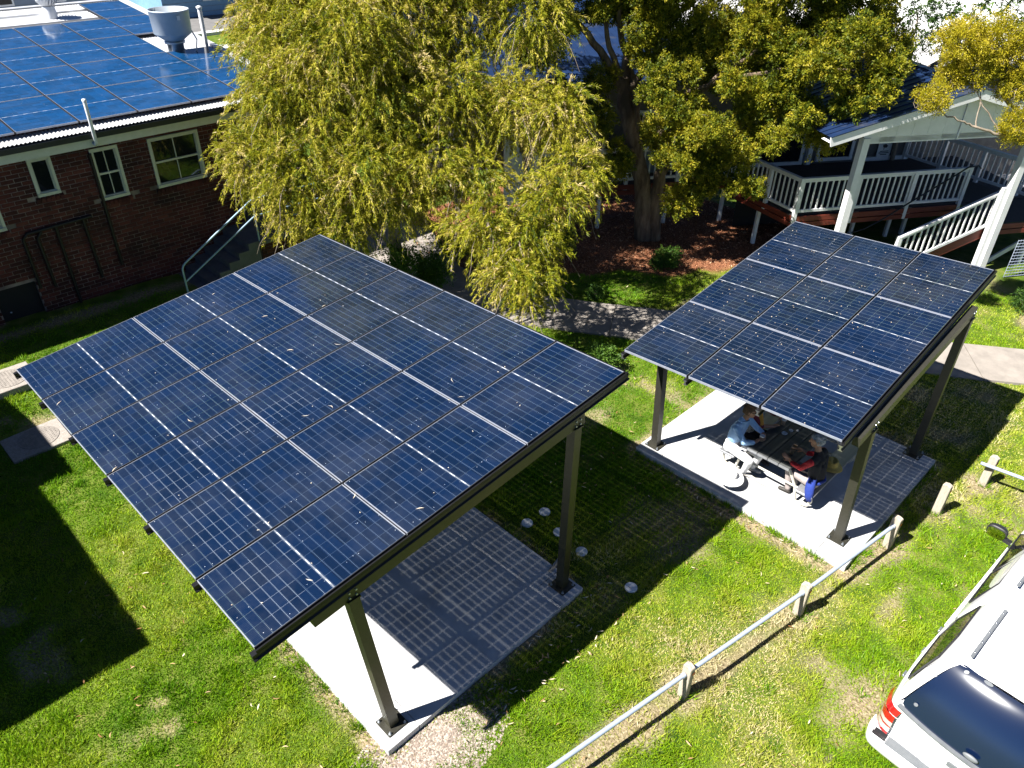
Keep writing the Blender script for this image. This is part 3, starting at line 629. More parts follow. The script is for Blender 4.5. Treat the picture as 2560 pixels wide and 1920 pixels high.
    # old iron waste pipes
    for p in ([(4.92, -.05, 3.45), (4.92, -.05, 0.95)], [(3.22, -.05, .95), (3.22, -.05, 2.05), (3.32, -.05, 2.15), (4.6, -.05, 2.18)], [(3.50, -.05, .9), (3.48, -.05, 2.0), (3.58, -.05, 2.12)], [(3.87, -.05, .33), (3.87, -.05, 2.15)], [(4.45, -.05, .8), (4.42, -.05, 2.15)]):
        b = MB(); b.tube([(x - ox, y, z) for x, y, z in p], .034, 10); b.build('waste_pipe', M['pipe'], t)
    return t
bb_t = brick_building()
RS = math.tan(R(5.0)); RZ_ = lambda y: 4.12 + RS * (y - 17.1)

# rooftop solar array
ar = thing('rooftop_solar_array', 'blue solar panel array on the brick building roof, with gaps around the vents', 'solar array', (6, 20, 0))
s = 1.0; sx = 1.17 / LV; sy = 1.825 / LU
for i in range(-3, 5):
    for j in range(5):
        if (i, j) in ((4, 2), (3, 4), (2, 4)): continue
        x = 3.70 + 1.17 * i; y = 17.02 + 1.825 * j
        if j == 4 and i < 2: x -= 0.62
        if j == 4 and i == 1: pass
        Ux = Vector((0, math.cos(R(5)), math.sin(R(5)))); Vx = Vector((1, 0, 0)); Nx = Vector((0, -math.sin(R(5)), math.cos(R(5))))
        c = Vector((x + 0.01 + PW * sx, y, RZ_(y) + 0.03)) - Vector((6, 20, 0))
        mm = mat_from(c, Ux * sy, -Vx * sx, Nx)
        # local x up the slope, local y towards -X
        p = link('solar_panel', cells_roof_me, ar, mm); link('frame', frame_me, p)
for j in range(5):
    b = MB()
    for dy in (.35, 1.35):
        y = 17.02 + 1.825 * j + dy
        b.bar((-0.2 - 6, y - 20, RZ_(y) - .03), ((9.55 if j not in (2,) else 8.35) - 6, y - 20, RZ_(y) - .03), .04, .05)
    b.build('mounting_rail', M['alu'], ar)

# turbine ventilator
v = thing('turbine_vent', 'round spinning turbine vent with curved white blades near the roof ridge', 'roof vent', (7.35, 25.4, RZ_(25.4) - .08))
b = MB(); b.lathe([(.17, -.05), (.17, .16), (.15, .30)], n=24); b.build('neck', M['pvc'], v)
for k in range(18):
    b = MB(); a0 = k * 2 * math.pi / 18; vs = []
    for q in range(9):
        ph = math.pi * (q / 8 * .86 + .07); r = .27 * math.sin(ph) + .01; z = .50 - .22 * math.cos(ph)
        tw = a0 + .5 * math.sin(ph)
        vs += [(r * math.cos(tw), r * math.sin(tw), z), (r * .84 * math.cos(tw + .30), r * .84 * math.sin(tw + .30), z)]
    b.add(vs, [(2 * q, 2 * q + 2, 2 * q + 3, 2 * q + 1) for q in range(8)], 0, True); b.build('blade', M['pvc'], v)
b = MB(); b.lathe([(.09, .70), (.10, .73), (0, .75)], n=16); b.build('cap', M['pvc'], v)
# big cowl vent
v = thing('cowl_vent', 'large grey open topped exhaust cowl on a narrow neck beside the roof panels', 'roof vent', (8.70, 20.75, RZ_(20.7) - .09))
b = MB(); b.lathe([(.20, -.1), (.20, .26), (.25, .28), (.25, .33), (.20, .34)], n=28); b.build('neck', M['steel'], v)
b = MB(); b.lathe([(.22, .34), (.25, .36), (.44, .50), (.455, .52), (.475, 1.02), (.49, 1.03), (.49, 1.06), (.465, 1.06), (.45, .55), (.23, .40)], n=40); b.build('bowl', M['bluegrey'] if False else pmat('dull_zinc', (.40, .45, .50), (.32, .37, .42), .5, .25, scale=2), v)
b = MB(); b.lathe([(.44, .70), (.0, .74)], n=28); b.build('damper', M['gutter'], v)
b = MB(); b.tube([(.40, -.2, .55), (.45, -.3, .35), (.36, -.34, .08), (.33, -.33, -.05)], .018, 8); b.build('stay', M['steel'], v)
b = MB(); b.box(-.03, .05, -.483, -.478, .86, .96); b.build('sticker', M['pvc'], v)
b = MB(); b.tube([(0, 0, 0), (0, 0, .95)], .055, 14); b.lathe([(.056, .93), (.075, .95), (.075, .99), (0, 1.02)], n=14)
o = b.build('roof_pipe', M['pvc']); o.location = (9.62, 21.0, RZ_(21) - .1); tag(o, 'white upright pipe at the right edge of the brick building roof', 'pipe')
b = MB(); b.tube([(0, .45, -.02), (0, .06, -.03), (0, 0, .02), (0, 0, .84)], .036, 12); b.lathe([(.037, .80), (.043, .82), (.043, .86), (0, .87)], n=12)
o = b.build('flue_pipe', M['pvc']); o.location = (4.94, 16.57, 3.78); tag(o, 'white flue pipe rising in front of the gutter above the narrow window', 'pipe')

# concrete side stair with tube rail
st = thing('side_stair', 'concrete stair with blue grey tube railings against the brick wall', 'stair', (6.7, 16.4, 0))
b = MB(); nst = 7
for k in range(nst): b.box(5.75 + k * .27 - 6.7, 5.75 + (k + 1) * .27 - 6.7, 15.92 - 16.4, 17.18 - 16.4, -.1, (k + 1) * 1.1 / nst)
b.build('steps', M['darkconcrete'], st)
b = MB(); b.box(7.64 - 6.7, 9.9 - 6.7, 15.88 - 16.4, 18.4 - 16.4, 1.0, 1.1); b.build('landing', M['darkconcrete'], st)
b = MB(); b.box(7.7 - 6.7, 9.85 - 6.7, 15.95 - 16.4, 18.3 - 16.4, -.1, .998); wl_ = b.build('landing_wall', M['mortar'], st)
b = MB()
for r in range(12):
    x = 7.7 - (.12 if r % 2 else 0)
    while x < 9.85:
        p, q = max(x, 7.7) - 6.7, min(x + .23, 9.85) - 6.7; z = -.05 + r * .086
        if q - p > .03: b.box(p, q, 15.94 - 16.4, 15.96 - 16.4, z, z + .076)
        x += .24
b.build('brick_courses', M['brick'], wl_)['kind'] = 'stuff'
def rail(y, nm):
    b = MB(); a = 5.75 - 6.7; y -= 16.4
    b.tube([(a, y, .0), (a, y, .98), (a + .03, y, 1.06), (a + .1, y, 1.12), (7.55 - 6.7, y, 2.06), (7.66 - 6.7, y, 2.11), (7.8 - 6.7, y, 2.11), (9.6 - 6.7, y, 2.09)], .022, 12)
    b.tube([(a, y, .68), (7.58 - 6.7, y, 1.68), (7.68 - 6.7, y, 1.72), (9.6 - 6.7, y, 1.71)], .020, 12)
    for x in (7.66, 9.6): b.tube([(x - 6.7, y, 1.05), (x - 6.7, y, 2.1)], .02, 10)
    b.build('handrail', pm_rail, st)
pm_rail = pmat('blue_grey_rail_paint', (.30, .42, .52), (.25, .36, .46), .45, .2)
rail(15.92, 0)
cab = thing('meter_box', 'pale blue metal box on the stair landing behind the leaves', 'meter box', (9.25, 16.9, 1.1)); b = MB(); b.box(-.35, .35, -.18, .18, 0, .40, b=.01); b.build('body', pmat('pale_blue_metal', (.25, .45, .62), (.2, .38, .55), .5), cab); b = MB(); b.box(-.30, .30, -.19, -.181, .05, .35); b.build('door', M['bluegrey'], cab)

# wing whose corner throws the big shadow on the lawn (outside the frame on the left)
wg = thing('brick_wing', 'brick wing beyond the left edge of the frame that shades the lawn', 'building', (-5, 12, 0))
b = MB(); b.box(-4.0, 2.65, -2.6, 5.0, 0, 3.9); b.build('wall', M['brick'], wg)
b = MB(); b.box(-4.3, 3.03, -3.20, 1.05, 3.9, 4.02); b.box(-4.3, 3.55, 1.05, 5.0, 3.91, 4.05); b.build('roof', M['zinc'], wg)

# ---------------------------------------------------------------- verandah house (own frame: x along the front, y away from the camera)
HY = R(13.0 - 45.6); HO = (18.17, 7.87, 0.0)
hs = thing('verandah_house', 'white timber house with a gabled porch and dark blue metal roof behind the trees', 'house', HO, HY)
def hp(name, mb, mats, parent=None): return mb.build(name, mats, parent or hs)
# deck
b = MB()
b.poly([(-.02, 0.0, 1.24), (4.9, 0.05, 1.24), (4.9, -1.3, 1.24), (7.6, -1.3, 1.24), (7.6, 3.7, 1.24), (-6.6, 3.75, 1.24), (-6.6, 2.95, 1.24), (-.45, 2.95, 1.24), (-.54, 2.06, 1.24)]); hp('deck_base', b, M['darkwood'])
def board(p0, p1, zc, h, w=.04, mat='redwood', nm='fascia_board'):
    b = MB(); b.bar((*p0, zc), (*p1, zc), w, h); hp(nm, b, M[mat])
for (a, c) in (((0, -.02), (4.9, .03)), ((-.02, 0), (-.56, 2.06)), ((-.56, 2.08), (-.47, 2.93)), ((-.47, 2.93), (-6.6, 2.93)), ((5.0, -1.35), (7.6, -1.35))):
    board(a, c, 1.17, .13); board(a, c, 1.02, .12, .05)
b = MB(); yy = .1
while yy < 3.6:
    b.box(-.4 if yy > 1.5 else -.1, 7.4, yy, yy + .082, 1.242, 1.262); yy += .09
hp('deck_boards', b, M['darkwood'])['kind'] = 'stuff'
for x, y in ((-.28, 1.21), (0.05, .1), (1.6, .35), (2.55, 1.0), (3.69, 1.0), (4.24, 1.05), (4.8, .15), (-2.2, 3.0), (-4.2, 3.0), (-.5, 2.9), (6.2, -1.2), (7.4, -1.2)):
    b = MB(); b.box(x - .045, x + .045, y - .045, y + .045, -.1, .96); hp('stump_post', b, M['white'])
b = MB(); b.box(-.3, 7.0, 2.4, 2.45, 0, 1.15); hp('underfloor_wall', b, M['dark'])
# railings: posts, top and bottom rails, every baluster a part
balm = MB(); balm.box(-.02, .02, -.012, .012, 0, .80); bal_me = balm.mesh('baluster', M['white'])
postm = MB(); postm.box(-.047, .047, -.047, .047, -.28, 1.0); post_me = postm.mesh('railing_post', M['white'])
def railing(p0, p1, nposts, z0=1.24, z1=None, rise=None, first=True, last=True, posts=True):
    z1 = z0 if z1 is None else z1
    a = Vector((*p0, z0)); c = Vector((*p1, z1)); d = c - a; L = Vector((d.x, d.y, 0)).length; ang = math.atan2(d.y, d.x)
    b = MB(); b.bar(a + Vector((0, 0, .975)), c + Vector((0, 0, .975)), .10, .045); b.bar(a + Vector((0, 0, .14)), c + Vector((0, 0, .14)), .055, .07); b.bar(a + Vector((0, 0, .915)), c + Vector((0, 0, .915)), .04, .06)
    r = hp('railing', b, M['white'])
    k = int(L / .160)
    for i in range(k):
        f = (i + .5) / k; q = a.lerp(c, f)
        if posts and any(abs(f - j / (nposts - 1)) * L < .065 for j in range(nposts)): continue
        o = link('baluster', bal_me, r); o.location = q + Vector((0, 0, .12)); o.rotation_euler = (0, 0, ang)
    for j in range(nposts if posts else 0):
        if (j == 0 and not first) or (j == nposts - 1 and not last): continue
        o = link('railing_post', post_me, r); o.location = a.lerp(c, j / (nposts - 1)) + Vector((0, 0, 0)); o.rotation_euler = (0, 0, ang)
    return r
railing((0, 0), (4.85, .05), 4); railing((0, 0), (-.52, 2.06), 3, first=False); railing((-.52, 2.06), (-.45, 2.98), 2, first=False)
railing((-.45, 2.98), (-6.5, 3.0), 5, first=False); railing((5.75, 3.66), (6.85, .3), 4); railing((6.85, .3), (7.05, -1.3), 2, first=False); railing((7.05, -1.3), (9.0, -1.25), 3, first=False)
# front stair with its two rails
for k in range(6):
    b = MB(); b.box(2.35 + k * .42, 2.35 + k * .42 + .44, -1.25, -.2, .10 + k * .19, .14 + k * .19); hp('stair_tread', b, M['darkwood'])
b = MB(); b.bar((2.25, -1.32, .12), (5.0, -1.32, 1.20), .05, .26); hp('stringer', b, M['redwood'])
b = MB(); b.box(4.82, 4.98, -1.40, -1.24, .92, 1.30); hp('post_block', b, M['redwood'])
railing((2.15, -1.36), (4.78, -1.36), 2, .12, 1.20, last=True)
b = MB(); b.tube([(5.0, -.12, 2.25), (4.9, -.12, 2.33), (4.6, -.12, 2.3), (4.35, -.12, 2.14), (3.4, -.12, 1.58), (2.5, -.12, 1.02), (2.05, -.12, .80), (1.7, -.12, .72)], .02, 8); hp('handrail', b, M['gutter'])
# porch posts and gable
GYY = -1.5
for x in (.30, 4.72):
    b = MB(); b.box(x - .085, x + .085, GYY - .085, GYY + .085, 0, 3.66); hp('porch_post', b, M['white'])
b = MB(); b.box(4.52, 4.64, GYY - .02, GYY + .10, 0, 2.25); hp('stair_post', b, M['white'])
pk = (2.6, 4.62); sl_ = (4.62 - 3.74) / (2.6 + .78)
zr = lambda x: pk[1] - sl_ * abs(x - pk[0])
# cladding of the gable in board strips
xs = np.linspace(.22, 4.98, 13)
for xa, xb in zip(xs[:-1], xs[1:]):
    b = MB(); za, zb = zr(xa) - .12, zr(xb) - .12; y0, y1 = GYY - .05, GYY - .02; e = .002
    if xa < pk[0] < xb: top = [(xb - e, zb), (pk[0], pk[1] - .12), (xa + e, za)]
    else: top = [(xb - e, zb), (xa + e, za)]
    pr = [(xa + e, 3.56), (xb - e, 3.56)] + top; n_ = len(pr)
    vs = [(x, y0, z) for x, z in pr] + [(x, y1, z) for x, z in pr]
    b.add(vs, [tuple(range(n_)), tuple(range(n_, 2 * n_))[::-1]] + [(i, i + n_, (i + 1) % n_ + n_, (i + 1) % n_) for i in range(n_)]); hp('gable_sheet', b, M['white'])
b = MB(); b.bar((.2, GYY, 3.60), (5.05, GYY, 3.60), .10, .14); hp('porch_beam', b, M['white'])
b = MB(); b.bar((2.62, GYY - .06, 3.53), (2.62, GYY - .06, 4.40), .035, .03, 0, (0, 1, 0)); hp('cover_strip', b, M['white'])
for sgn, xe in ((-1, -.80), (1, 6.0)):
    b = MB(); b.bar((xe, GYY - .36, zr(xe) - .02), (pk[0], GYY - .36, pk[1] - .02), .03, .20); hp('bargeboard', b, M['white'])
    b = MB(); q = [(xe, GYY - .34), (pk[0], GYY - .34), (pk[0], GYY + .0), (xe, GYY + .0)]
    b.add([(x, y, zr(x) - .04) for x, y in q], [(0, 1, 2, 3)]); hp('eave_lining', b, M['white'])
def roofsheet(nm, P4, n, mat='blueroof', rib=.022):     # P4: eave a, eave b, ridge b, ridge a ; ribs run eave -> ridge
    a, c, d, e = [Vector(p) for p in P4]; N_ = (c - a).cross(e - a).normalized(); b = MB()
    b.add([a, c, d, e], [(0, 1, 2, 3)])
    for i in range(n + 1):
        f = i / n; b.bar(a.lerp(c, f) + N_ * rib * .4, e.lerp(d, f) + N_ * rib * .4, .035, rib, 0, N_)
    return hp(nm, b, M[mat])
roofsheet('porch_roof', [(-.82, 7.4, zr(-.82) + .09), (-.82, GYY - .38, zr(-.82) + .09), (2.6, GYY - .38, 4.71), (2.6, 9.0, 4.71)], 46)
roofsheet('porch_roof', [(6.02, GYY - .38, zr(6.02) + .09), (6.02, 9.0, zr(6.02) + .09), (2.6, 9.0, 4.71), (2.6, GYY - .38, 4.71)], 46)
b = MB(); b.bar((2.6, GYY - .40, 4.73), (2.6, 9.0, 4.73), .16, .02); hp('ridge_cap', b, M['blueroof'])
# main body: wall, windows and low roof
roofsheet('main_roof', [(-9.0, 4.15, 3.66), (-.82, 4.15, 3.66), (-.82, 12.0, 4.75), (-9.0, 12.0, 4.75)], 40)
roofsheet('side_roof', [(6.02, 4.4, 3.05), (13.0, 4.4, 3.05), (13.0, 6.6, 3.25), (6.02, 6.6, 3.25)], 30)
b = MB(); b.bar((-9.0, 4.08, 3.60), (-.82, 4.08, 3.60), .12, .12); hp('gutter', b, M['gutter'])
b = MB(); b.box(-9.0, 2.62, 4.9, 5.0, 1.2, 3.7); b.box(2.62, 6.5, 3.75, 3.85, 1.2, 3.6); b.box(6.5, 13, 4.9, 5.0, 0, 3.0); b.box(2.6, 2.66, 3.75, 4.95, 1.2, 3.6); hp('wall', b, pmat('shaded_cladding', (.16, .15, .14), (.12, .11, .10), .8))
b = MB(); b.box(-3.2, 2.6, 3.72, 3.80, 1.26, 2.0); hp('wall_panel', b, M['bluegrey'])
def hwin(x0, x1, z0, z1, y):
    f = MB(); w_ = .10
    f.box(x0 - w_, x1 + w_, y - .03, y + .03, z1, z1 + w_); f.box(x0 - w_, x1 + w_, y - .04, y + .03, z0 - w_, z0); f.box(x0 - w_, x0, y - .03, y + .03, z0, z1); f.box(x1, x1 + w_, y - .03, y + .03, z0, z1)
    o = hp('window', f, M['white']); p = MB(); p.quad((x0, y, z0), (x1, y, z0), (x1, y, z1), (x0, y, z1)); p.build('pane', M['glass'], o)
hwin(2.85, 3.85, 1.42, 1.95, 3.70); hwin(.3, 2.2, 1.36, 2.1, 3.70); hwin(-4.8, -3.6, 1.6, 2.6, 4.88); hwin(-2.6, -1.4, 1.6, 2.6, 4.88)
b = MB(); b.box(2.40, 2.54, 3.60, 3.72, 1.24, 3.3); hp('wall_post', b, M['white']); b = MB(); b.box(4.35, 5.9, 3.66, 3.74, 1.24, 1.36); hp('skirting', b, M['white'])
# gabled white post and rake at the left end of the walkway
b = MB(); b.box(-6.95, -6.55, 2.85, 2.95, .9, 3.0); hp('end_screen', b, M['white']); b = MB(); b.bar((-7.1, 2.8, 3.55), (-6.3, 2.8, 2.75), .04, .16); hp('bargeboard', b, M['white'])
b = MB(); b.box(-6.2, -6.0, 2.9, 3.0, 1.1, 2.9); hp('end_post', b, M['white'])
# notice on the wall: pale board with lines of print and a small black emblem
sg = thing('notice_sign', 'white notice board with a black camera symbol on the dark porch wall', 'sign', HO, HY)
b = MB(); b.box(4.78, 5.24, 3.68, 3.70, 1.36, 1.86); b.build('board', M['white'], sg)
b = MB()
for z, w0, w1 in ((1.80, .05, .41), (1.52, .09, .38), (1.47, .06, .40), (1.42, .12, .34)): b.box(4.78 + w0, 4.78 + w1, 3.672, 3.678, z - .012, z + .012)
b.add([(4.92, 3.675, 1.72), (4.94, 3.675, 1.64), (5.06, 3.675, 1.62), (5.10, 3.675, 1.68), (5.02, 3.675, 1.74)], [(0, 1, 2, 3, 4)]); b.box(4.97, 4.99, 3.672, 3.678, 1.57, 1.65); b.build('print', M['plastic'], sg)
# mesh screen under the deck at the right and its brace
lt = thing('mesh_screen', 'galvanised square wire mesh screen under the deck at the right edge', 'mesh screen', HO, HY)
b = MB()
for k in range(22): b.tube([(5.15 + k * .085, -1.9, 0), (5.15 + k * .085, -1.9, 1.02)], .008, 6)
for k in range(13): b.tube([(5.15, -1.915, .03 + k * .082), (7.0, -1.915, .03 + k * .082)], .008, 6)
b.build('wire_grid', M['rail'], lt)
b = MB(); b.bar((4.9, -1.15, -.1), (6.0, -1.15, .55), .05, .12); hp('brace', b, M['white'])
b = MB(); b.box(6.3, 7.6, -1.44, -1.36, .75, 1.24); b2 = hp('brick_pier', b, M['redwood'])

# ---------------------------------------------------------------- trees and shrubs
def rdir(n): v = rng.normal(size=(n, 3)); return v / np.linalg.norm(v, axis=1, keepdims=True)
def leaf_tris(base, axis_, length, width, quad=True):
    n = len(base); r = rdir(n); side = np.cross(axis_, r); side /= np.linalg.norm(side, axis=1, keepdims=True) + 1e-9
    if not quad:
        v = np.stack([base + side * (width * .5)[:, None], base - side * (width * .5)[:, None], base + axis_ * length[:, None]], 1).reshape(-1, 3); return v, np.arange(n * 3).reshape(n, 3)
    tip = base + axis_ * length[:, None]; mid = base + axis_ * (length * .45)[:, None]
    a = base; b = mid + side * (width * .5)[:, None]; c = mid - side * (width * .5)[:, None]
    v = np.stack([a, b, tip, c], 1).reshape(-1, 3); f = np.arange(n * 4).reshape(n, 4)
    return v, f
def crown(name, blobs, mat, parent, base, density, spray=(.35, .8), droop=.6, leaf=(.055, .014), nleaf=34, outward=.6, shell=.55, spread=.8, twigs=True, upbias=0.0, tuft=False, quad=True, lumpy=.22):
    base = np.array(base, float); V_ = []; F_ = []; A = []; off = 0; tw = MB()
    for bx, by, bz, r in blobs:
        n = max(6, int(density * r ** 2)); d = rdir(n)
        d[:, 2] = d[:, 2] * .9 + upbias
        rad = r * (shell + (1 - shell) * rng.random(n) ** .7); lump = 1 + lumpy * np.sin(d[:, 0] * 5 + bx) * np.cos(d[:, 1] * 4 + by * 2) + lumpy * .6 * np.sin(d[:, 0] * 9 + d[:, 2] * 8 + bz * 3)
        S = np.array([bx, by, bz]) + d * (rad * lump)[:, None]
        dirs = d * outward + rng.normal(size=(n, 3)) * .45; dirs[:, 2] += .15; dirs /= np.linalg.norm(dirs, axis=1, keepdims=True)
        Ls = rng.uniform(spray[0], spray[1], n) * min(1, r / .6 + .35); dr = droop * rng.uniform(.6, 1.4, n)
        tone = np.clip(rng.normal(.5, .17, n) + .10 * np.sin(bx * 3 + bz * 5 + S[:, 0] * 2.2 + S[:, 2] * 3), 0, 1)
        t = rng.random((n, nleaf)) ** .8
        P = S[:, None, :] + dirs[:, None, :] * (Ls[:, None] * t)[..., None]; P[..., 2] -= (Ls * dr)[:, None] * t ** 2
        T = dirs[:, None, :] * np.ones((1, nleaf, 1)); T = T.copy(); T[..., 2] -= (dr)[:, None] * 2 * t
        T /= np.linalg.norm(T, axis=2, keepdims=True)
        ax = T + rng.normal(size=T.shape) * spread * .6; ax /= np.linalg.norm(ax, axis=2, keepdims=True)
        P = P + rng.normal(size=P.shape) * (.012 if not tuft else .035)
        k = n * nleaf; ln = leaf[0] * rng.uniform(.6, 1.35, k); wd = leaf[1] * rng.uniform(.7, 1.3, k)
        v, f = leaf_tris(P.reshape(-1, 3), ax.reshape(-1, 3), ln, wd, quad)
        V_.append(v); F_.append(f + off); off += len(v); A.append(np.clip(np.repeat(tone, nleaf) + rng.normal(0, .13, k), 0, 1))
        if twigs:
            for i in range(0, n, 5):
                q = [S[i] + dirs[i] * Ls[i] * tt - np.array([0, 0, Ls[i] * dr[i] * tt * tt]) for tt in (0, .35, .7, 1)]
                tw.tube([x - base for x in q], [.0065, .005, .004, .002], 3, 0, False)
    v = np.concatenate(V_) - base; f = np.concatenate(F_)
    o = link(name, arrmesh(name, v, f, mat, {'rnd': ('FACE', np.concatenate(A))}), parent)
    if twigs and len(tw.v): tag(tw.build('twigs', M['twig'], parent), kind='stuff')
    return o
def limb(mb, pts, r0, r1, n=10, base=(0, 0, 0), jit=.03):
    P = [Vector(p) - Vector(base) for p in pts]; Q = []
    for i in range(len(P) - 1):
        for k in range(4):
            t = k / 4; p = P[i].lerp(P[i + 1], t)
            if 0 < i + t: p = p + Vector((random.uniform(-jit, jit), random.uniform(-jit, jit), random.uniform(-jit, jit)))
            Q.append(p)
    Q.append(P[-1]); K = len(Q); mb.tube(Q, [r0 + (r1 - r0) * (i / (K - 1)) ** .8 for i in range(K)], n)

T1=[(8.65,15.5,5.6,0.83),(9.28,14.82,5.75,1.23),(10.74,14.05,5.7,1.23),(11.74,13.02,5.75,0.65),(12.32,11.72,5.98,0.63),(8.0,14.8,4.5,0.68),(8.52,14.17,4.73,1.03),(9.53,13.13,4.68,1.13),(10.49,12.15,4.65,0.7),(11.4,11.22,4.5,0.63),(7.12,14.45,3.58,0.58),(7.73,13.54,3.42,0.83),(8.63,12.62,3.45,0.83),(9.66,11.86,3.57,0.68),(10.2,11.02,3.35,0.48),(11.75,10.44,4.44,0.58),(7.43,13.57,2.57,0.38),(8.05,12.65,2.5,0.5),(8.99,11.98,2.87,0.38),(9.74,10.07,2.82,0.53),(9.94,9.29,2.67,0.43),(9.35,9.32,2.1,0.4),(9.52,8.86,2.12,0.35),(9.33,8.76,1.72,0.2),(10.63,9.44,3.25,0.48),(11.32,9.45,3.64,0.45),(9.69,10.83,2.51,0.4),(9.12,15.7,7.12,1.23),(10.83,14.67,7.12,1.33),(12.26,13.2,7.02,1.03),(8.98,13.41,5.75,0.83)]
T2=[(15.36,10.04,4.33,0.73),(15.7,9.41,3.78,0.85),(15.34,9.78,2.85,0.49),(16.06,9.04,2.87,0.61),(16.38,9.0,4.27,0.73),(16.36,8.45,2.28,0.43),(16.99,9.09,5.37,0.98),(17.43,8.64,5.79,0.98),(16.95,7.7,4.92,0.61),(17.33,7.32,5.5,0.79),(17.56,6.65,4.93,0.61),(17.43,6.93,4.24,0.49),(16.92,7.74,3.99,0.49),(16.55,8.11,3.54,0.37),(16.46,10.35,5.51,0.85),(16.27,11.25,5.75,0.73),(14.91,12.64,5.63,0.61),(15.88,12.37,5.83,0.61),(13.99,11.87,3.11,0.55),(14.99,11.14,2.59,0.43),(18.23,7.11,5.82,0.55),(18.49,8.28,5.98,0.98),(15.54,11.28,4.97,0.43),(17.2,9.59,7.04,1.32),(16.1,11.43,6.96,1.32),(14.67,12.89,6.69,1.1),(18.15,7.91,6.9,1.1),(16.17,9.5,1.94,0.37),(15.0,14.0,8.0,1.6),(17.0,13.0,8.5,1.8),(18.5,11.5,8.5,1.6),(14.0,15.2,7.6,1.5),(17.0,10.5,8.3,1.4),(15.76,10.49,3.26,0.45),(14.98,11.72,2.15,0.35),(14.69,11.87,3.45,0.45),(14.13,12.44,3.9,0.5),(17.19,8.46,4.33,0.6),(18.05,7.58,3.45,0.45),(16.99,8.95,3.36,0.5),(16.99,9.81,4.84,0.7),(16.46,10.77,4.75,0.5),(15.79,11.32,5.54,0.4),(15.32,12.23,4.22,0.35),(17.71,8.78,4.9,0.7),(18.38,6.67,5.3,0.4),(16.18,9.49,2.54,0.45),(15.85,9.83,1.72,0.35),(14.21,13.22,4.93,0.5)]
def clumps(T, n, f, spread_):
    o = []
    for bx, by, bz, r in T:
        for k in range(n):
            d = rdir(1)[0]; q = r * spread_ * random.random() ** .4; o.append((bx + d[0] * q, by + d[1] * q, bz + d[2] * q * .8, r * f * random.uniform(.7, 1.3)))
    return o
T2 = clumps(T2[:-21], 6, .36, .95) + T2[-16:]
T3=[(15.76,4.77,5.08,0.26),(16.37,4.72,5.98,0.42),(16.78,4.31,5.99,0.42),(16.63,4.46,5.57,0.40),(17.15,3.92,5.73,0.40),(16.79,3.44,4.67,0.35),(16.95,3.84,5.28,0.28),(16.35,4.74,5.42,0.25)]
T4=[(24.74,9.04,5.13,0.80),(25.41,8.35,4.99,0.70),(23.97,6.97,5.55,0.80),(24.67,6.25,5.38,0.60),(24.11,9.68,5.47,0.60),(24.77,7.58,5.00,0.50)]
M['leaf1'] = leafmat('weeping_foliage', [(.045, .08, .006), (.17, .20, .008), (.36, .35, .014), (.52, .44, .06), (.68, .54, .30)], [0, .25, .5, .76, 1])
M['leaf2'] = leafmat('paperbark_foliage', [(.03, .06, .006), (.11, .14, .008), (.28, .27, .012), (.44, .36, .03)], [0, .35, .65, 1])
M['leaf3'] = leafmat('golden_foliage', [(.10, .12, .006), (.30, .27, .008), (.46, .38, .015), (.54, .43, .06)])
M['leaf4'] = leafmat('broad_green_foliage', [(.02, .06, .015), (.07, .15, .02), (.14, .24, .03)], trans=.4)
B1 = (10.1, 13.9, 0)
t1 = thing('weeping_bottlebrush_tree', 'big weeping yellow green tree hanging over the path beside the brick building', 'tree', B1)
crown('foliage', T1, M['leaf1'], t1, B1, 980, spray=(.20, .62), droop=.7, leaf=(.078, .0165), nleaf=46, shell=.58, outward=.75, quad=False, lumpy=.28, spread=.85)
b = MB()
crown('added_upper_crown', [(11.4, 14.4, 8.4, 1.5), (12.6, 13.4, 8.0, 1.4)], M['leaf1'], t1, B1, 90, spray=(.4, 1.0), droop=.6, leaf=(.16, .05), nleaf=26, quad=False, shell=.3, twigs=False)  # crown above the view, added to shade the mulch bed and darken panel reflections
limb(b, [B1, (10.05, 13.8, 1.4), (9.9, 13.6, 2.6), (9.7, 13.5, 4.2)], .19, .10, 12, B1)
for pts_ in ([(10.0, 13.7, 1.7), (9.9, 12.4, 2.6), (9.9, 10.9, 3.2), (9.9, 9.8, 3.0), (9.6, 9.1, 2.3)], [(9.9, 13.6, 2.2), (8.6, 13.4, 3.2), (7.6, 13.7, 3.4)], [(9.9, 13.6, 2.8), (10.9, 12.4, 4.0), (11.6, 10.9, 4.5)], [(9.8, 13.5, 3.4), (8.8, 14.8, 4.8), (8.2, 15.8, 5.6)], [(9.8, 13.5, 3.8), (10.8, 13.9, 5.2), (11.8, 13.2, 5.9)], [(9.7, 13.5, 4.0), (9.4, 14.0, 5.6), (9.6, 14.6, 6.8)], [(9.9, 12.4, 2.6), (8.9, 11.9, 3.0), (8.3, 12.3, 2.7)], [(9.9, 10.9, 3.1), (9.75, 9.9, 2.2), (9.35, 9.25, 1.95)], [(9.9, 11.5, 3.1), (9.5, 10.9, 2.5), (9.1, 10.7, 1.7)]):
    limb(b, pts_, .075, .015, 8, B1, .05)
b.build('trunk', M['twig'], t1)
b = MB()                                                            # bare pale twigs hanging out of the leaves
for k in range(170):
    q = random.choice(T1[4:25]); d = Vector(rdir(1)[0]); d.z = -abs(d.z) * .4; p = Vector(q[:3]) + d * q[3] * 1.0 - Vector(B1); pts_ = [p]
    for i in range(5): p = p + Vector((d.x * .12 + random.uniform(-.07, .07), d.y * .12 + random.uniform(-.07, .07), -.10 - .03 * i)); pts_.append(p)
    b.tube(pts_, [.008, .007, .006, .005, .004, .002], 4, 0, False)
tag(b.build('bare_twigs', M['twig'], t1), kind='stuff')

